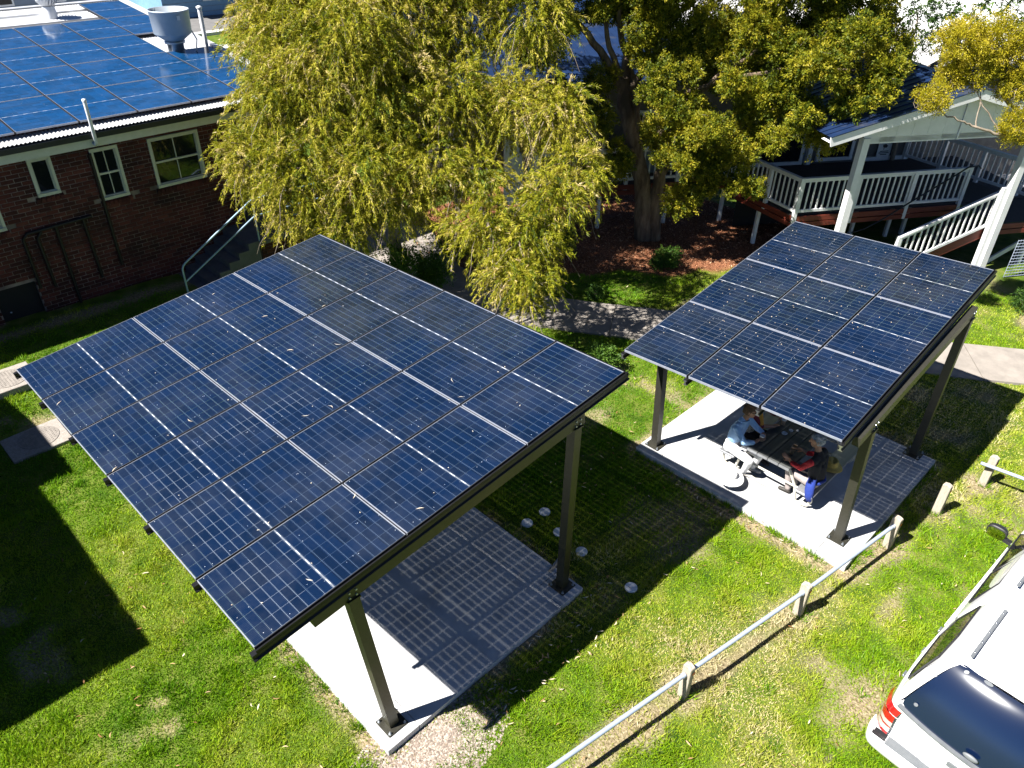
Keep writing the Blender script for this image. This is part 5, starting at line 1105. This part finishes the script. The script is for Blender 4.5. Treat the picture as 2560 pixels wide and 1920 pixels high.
# person in pale blue shirt on the left bench
po = (9.80, 4.32, TZ); p1 = thing('person', 'person with short brown hair in a pale blue shirt and white trousers holding a cup', 'person', po)
f1 = Vector((.30, -.93, -.12)); H1 = Vector((9.83, 4.20, 1.30)); hc, P1 = head((9.83, 4.27, 1.10), H1, f1)
caps = [((9.70, 4.36, .55), .105, (9.88, 4.36, .55), .105, 'whitet'), ((9.72, 4.36, .62), .10, (9.88, 4.36, .62), .10, 'whitet'), ((9.80, 4.36, .70), .118, (9.80, 4.33, .86), .125, 'shirt'), ((9.72, 4.34, .72), .088, (9.70, 4.31, .94), .095, 'shirt'), ((9.88, 4.34, .72), .088, (9.92, 4.31, .94), .095, 'shirt'),
        ((9.68, 4.29, 1.03), .065, (9.96, 4.29, 1.03), .065, 'shirt'), ((9.80, 4.31, .95), .10, (9.82, 4.28, 1.05), .075, 'shirt'), ((9.78, 4.29, 1.09), .058, (9.88, 4.27, 1.09), .058, 'shirt'),
        ((9.64, 4.28, 1.01), .060, (9.60, 4.10, .83), .050, 'shirt'), ((9.60, 4.10, .83), .050, (9.74, 4.01, .80), .043, 'shirt'), ((9.74, 4.01, .80), .032, (9.82, 3.98, .80), .027, 'skin'),
        ((10.00, 4.27, 1.01), .060, (10.09, 4.13, .84), .050, 'shirt'), ((10.09, 4.13, .84), .050, (10.10, 4.05, .81), .042, 'shirt'), ((10.10, 4.05, .81), .031, (10.08, 4.0, .80), .027, 'skin'),
        ((9.70, 4.30, .54), .090, (9.58, 3.92, .56), .068, 'whitet'), ((9.58, 3.92, .56), .066, (9.70, 4.02, .22), .052, 'whitet'), ((9.90, 4.30, .54), .090, (9.86, 3.88, .55), .068, 'whitet'), ((9.86, 3.88, .55), .066, (9.92, 3.98, .22), .050, 'whitet'),
        ((9.71, 4.05, .15), .040, (9.76, 3.90, .135), .034, 'paleshoe'), ((9.93, 4.0, .15), .040, (9.95, 3.86, .135), .034, 'paleshoe')] + hc
caps += hand((9.82, 3.98, .80), (.9, .02, .05), (-.2, .5, .8), .9, side=-1) + hand((10.08, 4.0, .80), (-.55, -.3, .05), (.3, .3, .8), .8, side=1)
body('body', caps, p1, origin=po)
hair('hair', P1, pmat('brown_hair', (.17, .09, .04), (.09, .045, .02), .7, scale=50), p1, po)
b = MB(); b.bar(P1(.088, .062, .022) - Vector(po), P1(.088, -.062, .022) - Vector(po), .012, .032); b.bar(P1(.085, .066, .024) - Vector(po), P1(-.01, .088, .018) - Vector(po), .006, .008); b.bar(P1(.085, -.066, .024) - Vector(po), P1(-.01, -.088, .018) - Vector(po), .006, .008); b.build('sunglasses', M['plastic'], p1)
b = MB(); b.tube([(-.09, -.03, .985 - .0), (-.04, -.11, 1.0), (.04, -.13, .99), (.11, -.06, .985)], .014, 8); b.build('collar', PM['shirt'], p1)
# grey haired person, back to the camera, on the right bench
po = (9.92, 2.97, TZ); p2 = thing('person', 'grey haired person in a black top with red sleeves, seen from behind', 'person', po)
H2 = Vector((9.92, 3.10, 1.28)); f2 = Vector((-.55, .80, -.15)); hc, P2 = head((9.93, 3.03, 1.09), H2, f2)
caps = [((9.83, 2.95, .56), .105, (10.03, 2.95, .56), .105, 'beige'), ((9.93, 2.94, .68), .125, (9.93, 2.96, .84), .125, 'black'), ((9.83, 2.95, .70), .095, (9.80, 2.98, .93), .095, 'black'), ((10.03, 2.95, .70), .095, (10.05, 2.98, .93), .095, 'black'), ((9.76, 3.00, 1.01), .066, (10.09, 3.00, 1.01), .066, 'black'), ((9.92, 2.98, .96), .10, (9.93, 3.02, 1.06), .070, 'black'),
        ((9.72, 3.02, 1.00), .056, (9.70, 3.14, .82), .046, 'red'), ((9.70, 3.14, .82), .046, (9.74, 3.30, .80), .038, 'red'), ((9.74, 3.30, .80), .029, (9.77, 3.37, .81), .025, 'skin'),
        ((10.13, 3.02, 1.00), .056, (10.20, 3.14, .82), .046, 'red'), ((10.20, 3.14, .82), .046, (10.15, 3.24, .80), .038, 'red'), ((10.15, 3.24, .80), .029, (10.13, 3.32, .82), .025, 'skin'),
        ((9.84, 2.98, .54), .088, (9.86, 3.36, .56), .064, 'beige'), ((9.86, 3.36, .56), .062, (9.86, 3.30, .22), .048, 'beige'), ((10.03, 2.98, .54), .088, (10.08, 3.36, .56), .064, 'beige'), ((10.08, 3.36, .56), .062, (10.05, 3.28, .22), .048, 'beige'), ((9.86, 3.28, .15), .038, (9.85, 3.42, .135), .032, 'shoe'), ((10.05, 3.26, .15), .038, (10.06, 3.40, .135), .032, 'shoe')] + hc
caps += hand((9.77, 3.37, .81), (.15, .9, .25), (-.75, .1, .5), .35, side=-1) + hand((10.13, 3.32, .82), (-.45, .8, .3), (.7, .4, .3), .55, side=1)
body('body', caps, p2, origin=po)
hair('hair', P2, pmat('grey_hair', (.42, .44, .45), (.16, .17, .18), .6, scale=35), p2, po)
b = MB()
prev = None; n = 14                                           # blue cardigan tied round the hips, hanging off the bench
for i, (x, y, z, rx, ry) in enumerate([(9.74, 2.93, .72, .035, .06), (9.69, 2.92, .62, .055, .075), (9.66, 2.90, .52, .058, .075), (9.65, 2.88, .42, .050, .065), (9.66, 2.87, .34, .030, .045)]):
    vs = [(x - po[0] + rx * math.cos(2 * math.pi * j / n) * (1 + .12 * math.sin(3 * j)), y - po[1] + ry * math.sin(2 * math.pi * j / n), z - po[2]) for j in range(n)]
    b.add(vs, [], 0); o_ = len(b.v) - n
    if i: 
        for j in range(n): b.f.append((o_ - n + j, o_ - n + (j + 1) % n, o_ + (j + 1) % n, o_ + j)); b.m.append(0); b.sm.append(True)
b.f.append(tuple(range(len(b.v) - n, len(b.v)))); b.m.append(0); b.sm.append(False)
b.tube([(-.20, -.03, .50), (-.12, -.13, .52), (.02, -.16, .53), (.15, -.09, .52)], .028, 8); b.build('cardigan', pmat('blue_cardigan', (.012, .035, .24), (.008, .025, .16), .85, bump=.6, bscale=30), p2)
# third person, mostly under the roof
po = (10.32, 4.36, TZ); p3 = thing('person', 'person in an orange scarf and dark patterned top mostly hidden under the panel roof', 'person', po)
H3 = Vector((10.36, 4.24, 1.30)); hc, P3 = head((10.35, 4.31, 1.10), H3, (.1, -1, -.15))
caps = [((10.24, 4.37, .55), .10, (10.42, 4.37, .55), .10, 'black'), ((10.26, 4.36, .66), .11, (10.24, 4.32, .88), .11, 'pattern'), ((10.40, 4.36, .66), .11, (10.43, 4.32, .88), .11, 'pattern'), ((10.20, 4.29, 1.00), .07, (10.49, 4.29, 1.00), .07, 'black'), ((10.33, 4.31, .96), .11, (10.35, 4.30, 1.06), .08, 'black'), ((10.20, 4.20, .92), .05, (10.16, 4.12, .78), .055, 'orange'), ((10.24, 4.20, 1.0), .05, (10.20, 4.14, .88), .05, 'orange'),
        ((10.16, 4.27, 1.00), .056, (10.20, 4.12, .84), .048, 'maroon'), ((10.20, 4.12, .84), .038, (10.38, 4.00, .80), .028, 'skin'), ((10.53, 4.27, 1.00), .056, (10.68, 4.14, .84), .048, 'maroon'), ((10.68, 4.14, .84), .040, (10.72, 4.03, .80), .028, 'skin'),
        ((10.24, 4.32, .54), .085, (10.22, 3.92, .55), .064, 'black'), ((10.22, 3.92, .55), .062, (10.24, 4.0, .22), .046, 'black'), ((10.42, 4.32, .54), .085, (10.44, 3.92, .55), .064, 'black'), ((10.44, 3.92, .55), .062, (10.44, 4.0, .22), .046, 'black'), ((10.24, 4.0, .15), .038, (10.24, 3.86, .135), .032, 'shoe'), ((10.44, 4.0, .15), .038, (10.44, 3.86, .135), .032, 'shoe')] + hc
caps += hand((10.38, 4.00, .80), (.9, -.25, .0), (0, .2, 1), .3, side=-1) + hand((10.72, 4.03, .80), (-.5, -.6, .0), (.3, .2, .9), .6, side=1)
body('body', caps, p3, origin=po)
hair('hair', P3, pmat('dark_hair', (.05, .035, .03), (.03, .02, .02), .7, scale=50), p3, po)

# hats
def hat(nm, lb, loc, mat, R0, crown_r, crown_h, tilt, squash=1.0, band=None):
    t = thing(nm, lb, 'hat', loc); t.rotation_euler = tilt
    prof = [(0, crown_h * .88), (crown_r * .35, crown_h * .95), (crown_r * .72, crown_h), (crown_r * .93, crown_h * .85), (crown_r, crown_h * .2), (crown_r * 1.12, .005), (R0 * .75, -.008), (R0 * .97, -.022), (R0, -.028), (R0 * .97, -.030), (crown_r * 1.1, -.010)]
    mb = MB(); n = 40; k = len(prof)
    vs = [(r * math.cos(2 * math.pi * j / n), r * math.sin(2 * math.pi * j / n) * squash, z + (.018 * math.sin(2 * 2 * math.pi * j / n + .7) * (r / R0) ** 2) - (.02 * math.exp(-((r * math.sin(2 * math.pi * j / n)) / .03) ** 2) if r < crown_r * .8 and z > crown_h * .8 else 0)) for r, z in prof for j in range(n)]
    mb.add(vs, [(i * n + j, (i + 1) * n + j, (i + 1) * n + (j + 1) % n, i * n + (j + 1) % n) for i in range(k - 1) for j in range(n)], 0, True); mb.build('brim_and_crown', mat, t)
    if band: q = MB(); q.lathe([(crown_r * 1.025, .008), (crown_r * 1.01, .035)], (0, 0, 0), 32, 0, True, 1, squash); q.build('band', band, t)
hat('straw_hat', 'yellow straw hat lying on the right bench beside the grey haired person', (10.56, 2.96, .50), M['straw'], .185, .095, .11, (R(4), R(-5), .4))
hat('white_hat', 'wide white sun hat resting on a bag on the sunlit slab', (9.33, 4.06, .31), M['whitecloth'], .225, .10, .085, (R(6), R(-10), .2), band=PM['paleshoe'])
bg_ = thing('bag', 'small pale bag on the slab under the white sun hat', 'bag', (9.35, 4.06, .10)); b = MB(); b.box(-.11, .11, -.09, .09, 0, .18, b=.03); b.build('bag_body', M['whitecloth'], bg_); b = MB(); b.tube([(.06, .08, .17), (.16, .10, .20), (.24, .06, .15), (.22, .0, .06), (.12, -.02, .02)], .010, 8); b.build('strap', M['whitecloth'], bg_)
for k, (x, y, lb) in enumerate([(9.83, 3.72, 'larger white scrap of paper on the slab under the table'), (9.90, 3.65, 'smaller white scrap of paper on the slab under the table')]):
    b = MB(); b.poly([(-.03, -.02, .002), (.03, -.015, .006), (.035, .02, .002), (-.02, .022, .008)]); o = b.build('paper_scrap', M['whitecloth']); o.location = (x, y, TZ + .002); o.scale = (1.2 - .5 * k,) * 3; tag(o, lb, 'paper')
# stray timber offcut and pipe stub by the slab
b = MB(); b.box(-.16, .16, -.03, .03, 0, .06); o = b.build('timber_offcut', M['wood']); o.location = (5.97, 4.88, .06); o.rotation_euler = (0, R(-6), R(12)); tag(o, 'grey offcut of timber lying beside the post of the larger shelter', 'offcut')

# ---------------------------------------------------------------- parked ute (rear left quarter in view); x forward, y left
tk = thing('parked_ute', 'white ute with a hard canopy and dark curved rear glass parked at the bottom right', 'ute', (6.449, -.389, 0), R(42.2 - 45.6))
def loft(st, mi=0, closed=True, nseg=None, name='body', mats=None, parent=None):
    """st: list of (x, [(y,z)...]) left half profiles from bottom outside to top centre; mirrored"""
    mb = MB(); rings = []
    for x, pr in st:
        full = [(x, y, z) for y, z in pr] + [(x, -y, z) for y, z in pr[::-1] if abs(y) > 1e-6]
        rings.append(full)
    n = len(rings[0]); vs = [p for r_ in rings for p in r_]
    mb.add(vs, [(i * n + j, i * n + j + 1, (i + 1) * n + j + 1, (i + 1) * n + j) for i in range(len(rings) - 1) for j in range(n - 1)], mi, True)
    return mb, rings
def finish(mb, name, mats, parent, bev=True, sub=1):
    o = mb.build(name, mats, parent)
    for p in o.data.polygons: p.use_smooth = True
    if sub: m_ = o.modifiers.new('s', 'SUBSURF'); m_.levels = sub; m_.render_levels = sub
    return o
# lower body
lo = lambda w, zt, zb=.42: [(w - .10, zb), (w - .015, zb + .08), (w + .015, .62), (w + .005, .86), (w - .015, zt - .03), (w - .05, zt)]
st = [(-.03, lo(.80, 1.10)), (0.0, lo(.845, 1.12)), (.06, lo(.875, 1.13)), (.5, lo(.915, 1.13)), (1.0, lo(.925, 1.13)), (1.5, lo(.905, 1.12)), (1.55, lo(.905, 1.12)), (2.6, lo(.905, 1.10)), (3.4, lo(.90, 1.06)), (4.2, lo(.90, 1.02)), (4.8, lo(.86, .96)), (5.05, lo(.74, .90))]
mb, rg_ = loft(st)
mb.poly([p for p in rg_[0]][::-1]); finish(mb, 'body', M['paint'], tk, sub=2)
b = MB(); bn = [(-.03, .0, 1.0)]
b.add([(3.5, .80, 1.07), (3.5, -.80, 1.07), (4.6, -.74, 1.06), (4.6, .74, 1.06), (5.05, .55, .92), (5.05, -.55, .92)], [(0, 3, 2, 1), (3, 4, 5, 2)]); finish(b, 'bonnet', M['paint'], tk, sub=0)
# canopy and cab upper body as one shell each, with the rear opening for the glass
def up(w0, w1, zt, z0=1.115):   # belt half-width, shoulder half-width
    return [(w0, z0), (w0 - .015, z0 + .10), ((w0 * .55 + w1 * .45), z0 + (zt - z0) * .5), (w1 + .035, zt - .13), (w1 - .015, zt - .05), (w1 - .10, zt - .012), (w1 * .5, zt + .018), (0.0, zt + .026)]
st = [(.02, up(.84, .80, 1.16)), (.05, up(.84, .80, 1.24)), (.17, up(.85, .70, 1.55)), (.33, up(.855, .62, 1.79)), (.45, up(.86, .605, 1.825)), (.9, up(.86, .61, 1.84)), (1.44, up(.86, .61, 1.84)), (1.475, up(.855, .60, 1.83))]
cst = st[3:]
mb, rg_ = loft(cst)
can = finish(mb, 'canopy', M['paint'], tk, sub=2)
# canopy rear pillars and sill around the glass
for s_ in (-1, 1):
    b = MB()
    L_ = [(.33, s_ * .855, 1.115), (.33, s_ * .82, 1.25), (.33, s_ * .745, 1.45), (.33, s_ * .655, 1.66), (.33, s_ * .60, 1.74), (.34, s_ * .52, 1.782)]
    I_ = [(.02, s_ * .765, 1.13), (.07, s_ * .735, 1.25), (.15, s_ * .66, 1.45), (.25, s_ * .575, 1.66), (.30, s_ * .53, 1.735), (.345, s_ * .47, 1.79)]
    O_ = [(.0, s_ * .83, 1.12), (.06, s_ * .80, 1.25), (.15, s_ * .725, 1.45), (.26, s_ * .64, 1.66), (.31, s_ * .585, 1.74), (.335, s_ * .52, 1.785)]
    n = len(L_); vs = L_ + O_ + I_
    b.add(vs, [(i, i + 1, n + i + 1, n + i) if s_ > 0 else (i, n + i, n + i + 1, i + 1) for i in range(n - 1)] + [(n + i, n + i + 1, 2 * n + i + 1, 2 * n + i) if s_ > 0 else (n + i, 2 * n + i, 2 * n + i + 1, n + i + 1) for i in range(n - 1)], 0, True)
    finish(b, 'rear_pillar', M['paint'], tk, sub=1)
# rear glass: curved sheet
b = MB(); nu, nv = 13, 9; vs = []
for i in range(nv):
    t = i / (nv - 1)
    for j in range(nu):
        s_ = (j / (nu - 1) * 2 - 1); w = .765 - .295 * t ** 1.0; y = s_ * w
        x = .0 + .36 * t ** 1.15 - .10 * (1 - s_ * s_) * (1 - .4 * t); z = 1.115 + (.695 - .015 * s_ ** 4) * (1 - (1 - t) ** 1.5)
        vs.append((x, y, z))
b.add(vs, [(i * nu + j, (i + 1) * nu + j, (i + 1) * nu + j + 1, i * nu + j + 1) for i in range(nv - 1) for j in range(nu - 1)], 0, True)
rgls = finish(b, 'rear_glass', M['tint'], tk, sub=1)
def gp(t, s_, off=.006):
    w = .765 - .295 * t; return Vector((.36 * t ** 1.15 - .10 * (1 - s_ * s_) * (1 - .4 * t) - off * 1.2, s_ * w, 1.115 + .695 * (1 - (1 - t) ** 1.5) + off))
b = MB()
for t, s_ in ((.88, .80), (.97, .42), (.12, .86), (.88, -.80), (.97, -.42)):
    c_ = gp(t, s_, .008); e1 = (gp(t + .02, s_, .008) - gp(t - .02, s_, .008)).normalized(); e2 = (gp(t, s_ + .02, .008) - gp(t, s_ - .02, .008)).normalized()
    L_ = [c_ + e1 * .022 * math.cos(a) + e2 * (.045 if t > .95 else .022) * math.sin(a) for a in [k * math.pi / 6 for k in range(12)]]; b.poly(L_)
b.build('glass_fixing', M['greyplastic'], rgls)
# handle at the bottom of the glass
b = MB(); c_ = gp(.03, .0, .02); bm = bmesh.new(); bmesh.ops.create_uvsphere(bm, u_segments=20, v_segments=10, radius=1)
for v in bm.verts: v.co = (c_.x + v.co.x * .022 - .01, c_.y + v.co.y * .075, c_.z + v.co.z * .035 + .03)
b.bm(bm, 0, True); b.build('glass_handle', M['greyplastic'], rgls)
b = MB()
for q in range(12):
    s0, s1 = -1 + q / 6, -1 + (q + 1) / 6; b.bar(gp(0, s0, 0) + Vector((-.018, 0, -.012)), gp(0, s1, 0) + Vector((-.018, 0, -.012)), .05, .026)
b.build('glass_bottom_frame', M['greyplastic'], tk)
# tailgate, lamps, bumper
b = MB(); vs = []
for z, x in ((.62, -.055), (.80, -.075), (1.0, -.07), (1.085, -.05), (1.10, -.02)):
    for y in np.linspace(-.66, .66, 9): vs.append((x - .03 * (1 - (y / .8) ** 2), y, z))
b.add(vs, [(i * 9 + j, i * 9 + j + 1, (i + 1) * 9 + j + 1, (i + 1) * 9 + j) for i in range(4) for j in range(8)], 0, True); tg_ = finish(b, 'tailgate', M['paint'], tk, sub=1)
b = MB(); b.box(-.125, -.105, -.14, .14, .86, .94, b=.008); b.build('handle', M['greyplastic'], tg_)
b = MB()
for k in range(9): b.lathe([(0, .0), (.005, .0)], (-.108, .58 - k * .05, .93 - k * .002), 6)
for s_ in (-1, 1):
    t_ = MB(); pr = [(-.080, .72), (-.080, .76), (-.065, .81), (-.01, .868), (.09, .898), (.20, .915)]
    for z0, z1, mi, ins in ((.66, .70, 0, 0), (.70, .78, 1, .004), (.78, .80, 0, 0), (.80, .87, 1, .004), (.87, .98, 0, 0), (.98, 1.06, 0, .012)):
        k1 = 6 if z0 > .85 else 5; P_ = pr[:k1]; o1 = .018 - ins
        vs = [(x - o1 * .8, s_ * (y + o1 * .5), z0) for x, y in P_] + [(x - o1 * .8 + (.03 if z1 > 1.05 else 0), s_ * (y + o1 * .5 - (.02 if z1 > 1.05 else 0)), z1) for x, y in P_]
        t_.add(vs, [(i, i + 1, k1 + i + 1, k1 + i) if s_ < 0 else (i, k1 + i, k1 + i + 1, i + 1) for i in range(k1 - 1)], mi, True)
    t_.build('tail_lamp', [M['redlens'], M['clearlens']], tk)
b = MB(); vs = []; pr = [(-.03, .62), (-.20, .615), (-.215, .59), (-.21, .45), (-.12, .40)]; ys = [(.93, .16), (.915, .08), (.86, .0), (.72, -.015), (.36, -.02), (0, -.02), (-.36, -.02), (-.72, -.015), (-.86, .0), (-.915, .08), (-.93, .16)]
for x, z in pr:
    for y, dx in ys: vs.append((x + dx, y, z))
n = len(ys); b.add(vs, [(i * n + j, (i + 1) * n + j, (i + 1) * n + j + 1, i * n + j + 1) for i in range(len(pr) - 1) for j in range(n - 1)], 0, True); bp_ = finish(b, 'bumper', M['paint'], tk, sub=1)
b = MB(); b.box(-.185, -.06, -.70, .70, .612, .628, b=.004)
for k in range(6): b.box(-.175 + k * .019, -.165 + k * .019, -.68, .68, .628, .634)
b.build('step_pad', M['greyplastic'], bp_)
b = MB(); b.box(-.16, -.05, .70, .86, .606, .622, b=.01); b.build('corner_pad', M['plastic'], bp_)
# side window of canopy and cab windows, set on the sloping sides
def sidept(x, h): 
    return Vector((x, float(np.interp(h, [1.115, 1.215, 1.4775, 1.71, 1.79], [.86, .845, .7475, .645, .595])) + .010, h))
for s_ in (-1, 1):
    q = [(.20, 1.30), (.36, 1.25), (1.10, 1.23), (1.32, 1.36), (1.40, 1.68), (.78, 1.69), (.42, 1.62), (.30, 1.46)]
    b = MB(); pts_ = [sidept(x, h) for x, h in q]
    if s_ < 0: pts_ = [Vector((p.x, -p.y, p.z)) for p in pts_][::-1]
    b.poly(pts_); o = b.build('canopy_window', M['sideglass'], tk)
    r_ = MB()
    for a_, c_ in zip(pts_, pts_[1:] + pts_[:1]): r_.bar(a_, c_, .014, .012)
    r_.build('rubber_trim', M['plastic'], o)
cb = [(1.56, up(.85, .60, 1.76)), (1.60, up(.855, .60, 1.86)), (1.9, up(.86, .61, 1.90)), (2.6, up(.86, .61, 1.90)), (3.0, up(.86, .60, 1.86)), (3.25, up(.85, .58, 1.76)), (3.75, up(.84, .62, 1.42)), (4.1, up(.82, .66, 1.15, 1.05))]
mb, rg_ = loft(cb); mb.poly(rg_[0][::-1]); finish(mb, 'cab', M['paint'], tk, sub=2)
for s_ in (-1, 1):
    for q in ([(1.74, 1.34), (2.46, 1.30), (2.46, 1.74), (1.86, 1.72)], [(2.53, 1.30), (3.55, 1.25), (3.10, 1.68), (2.55, 1.74)]):
        b = MB(); pts_ = [sidept(x, h) + Vector((0, .006, 0)) for x, h in q]
        if s_ < 0: pts_ = [Vector((p.x, -p.y, p.z)) for p in pts_][::-1]
        b.poly(pts_); o = b.build('door_window', M['sideglass'], tk); r_ = MB()
        for a_, c_ in zip(pts_, pts_[1:] + pts_[:1]): r_.bar(a_, c_, .016, .014)
        r_.build('rubber_trim', M['plastic'], o)
    b = MB(); b.bar((1.52, s_ * .90, 1.02), (3.6, s_ * .895, 1.0), .01, .02); b.build('door_moulding', M['paint'], tk)
    b = MB(); b.bar((1.51, s_ * .885, 1.1), (1.51, s_ * .918, .55), .006, .006); b.bar((2.5, s_ * .885, 1.1), (2.5, s_ * .915, .55), .006, .006); b.build('door_gap', M['plastic'], tk)
    # roof bars
    for x0, x1, y, z in ((.42, 1.34, .44, 1.862), (1.72, 2.75, .48, 1.925)):
        b = MB(); b.box(x0, x1, s_ * y - .018, s_ * y + .018, z, z + .018, b=.006)
        rb = b.build('roof_rail', M['greyplastic'], tk); b = MB()
        for k in range(5): b.lathe([(0, .0), (.010, .0), (.010, -.006)], (x0 + .08 + k * (x1 - x0 - .16) / 4, s_ * y, z + .021), 8)
        b.build('bolts', M['alu'], rb)
    # tie hooks on the tub side
    for x in (.52, 1.0, 1.45):
        b = MB(); b.box(x - .045, x + .045, s_ * .905 if s_ > 0 else -.925, s_ * .925 if s_ > 0 else -.905, .96, 1.0, b=.006); b.build('side_hook', M['steel'], tk)
    b = MB(); b.lathe([(0, 0), (.012, .01), (0, .02)], (.42, s_ * .80, 1.30), 8); b.lathe([(0, 0), (.012, .01), (0, .02)], (1.12, s_ * .82, 1.22), 8); b.build('window_catch', M['plastic'], tk)
    # mirror
    mr = MB(); bm = bmesh.new(); bmesh.ops.create_uvsphere(bm, u_segments=20, v_segments=12, radius=1)
    for v in bm.verts:
        a_ = v.co; v.co = (3.42 + (a_.x * .12 if a_.x > 0 else a_.x * .03), s_ * (1.08 + math.copysign(abs(a_.y) ** .7, a_.y) * .13), 1.20 + math.copysign(abs(a_.z) ** .7, a_.z) * .10)
    mr.bm(bm, 0, True); mr.bar((3.42, s_ * .88, 1.14), (3.42, s_ * 1.0, 1.16), .06, .05); mo = mr.build('mirror', M['plastic'], tk)
    g = MB(); g.poly([(3.386, s_ * (1.08 + .112 * math.copysign(abs(math.cos(a_)) ** .6, math.cos(a_))), 1.20 + .082 * math.copysign(abs(math.sin(a_)) ** .6, math.sin(a_))) for a_ in [k * math.pi / 8 for k in range(16)]][::1 if s_ < 0 else -1]); g.build('mirror_glass', M['mirror'], mo)
# wheels
for wx in (.85, 4.05):
    for s_ in (-1, 1):
        b = MB(); pr = [(.16, -.11), (.30, -.115), (.355, -.10), (.37, -.06), (.37, .06), (.355, .10), (.30, .115), (.16, .11)]; n = 28
        vs = [(wx + r * math.cos(2 * math.pi * j / n), s_ * .80 + z, .37 + r * math.sin(2 * math.pi * j / n)) for r, z in pr for j in range(n)]
        b.add(vs, [(i * n + j, i * n + (j + 1) % n, (i + 1) * n + (j + 1) % n, (i + 1) * n + j) for i in range(len(pr) - 1) for j in range(n)], 0, True); wh = b.build('wheel', M['tyre'], tk)
        b = MB(); vs = [(wx + .2 * math.cos(2 * math.pi * j / n), s_ * .885, .37 + .2 * math.sin(2 * math.pi * j / n)) for j in range(n)]; b.poly(vs if s_ < 0 else vs[::-1]); b.build('rim', M['alu'], wh)
b = MB(); b.box(0.0, 4.9, -.7, .7, .36, .50); b.build('underbody', M['plastic'], tk)
b = MB(); b.box(-.19, -.04, -.35, -.33, .30, .42); b.box(-.26, -.10, -.03, .03, .36, .42); b.build('tow_bar', M['plastic'], tk)

# ---------------------------------------------------------------- far houses across the street
def house(x0, x1, y0, y1, h, lb, wall, roofm, nwin=3, rz=0):
    t = thing('far_house', lb, 'house', ((x0 + x1) / 2, (y0 + y1) / 2, 0), rz, 'houses across the street'); w = (x1 - x0) / 2; d = (y1 - y0) / 2
    b = MB(); b.box(-w, w, -d, d, 0, h); b.build('wall', wall, t)
    b = MB(); e = .5; b.add([(-w - e, -d - e, h), (w + e, -d - e, h), (w + e, d + e, h), (-w - e, d + e, h), (-w * .6, 0, h + 1.8), (w * .6, 0, h + 1.8)], [(0, 1, 5, 4), (1, 2, 5), (2, 3, 4, 5), (3, 0, 4), (3, 2, 1, 0)]); b.build('roof', roofm, t)
    for k in range(nwin):
        x = -w + (k + .7) * 2 * w / (nwin + .4); f = MB(); f.box(x - .7, x + .7, -d - .04, -d - .01, .9, 2.2); o = f.build('window', M['white'], t); p = MB(); p.box(x - .6, x + .6, -d - .055, -d - .045, 1.0, 2.1); p.build('pane', M['glass'], o)
    b = MB()
    for k in range(int(h / .3)): b.box(-w - .01, w + .01, -d - .012, -d - .003, k * .3, k * .3 + .018)
    b.build('board_joints', M['greyplastic'], t)
house(6, 19, 57, 66, 3.0, 'pale grey weatherboard house across the street behind the roof ridge', M['bluegrey'], M['yard'], 4)
house(21.5, 33, 52, 60, 3.6, 'blue grey house across the street between the vent and the weeping tree', pmat('blue_house_paint', (.16, .30, .46), (.13, .26, .40), .7), M['yard'], 2)
house(38, 50, 38, 48, 3.2, 'white house beyond the paved yard behind the tree trunks', M['white'], M['yard'], 3)
house(58, 76, 10, 24, 3.4, 'white building at the top right beyond the gum tree', M['white'], M['yard'], 4, R(-20))
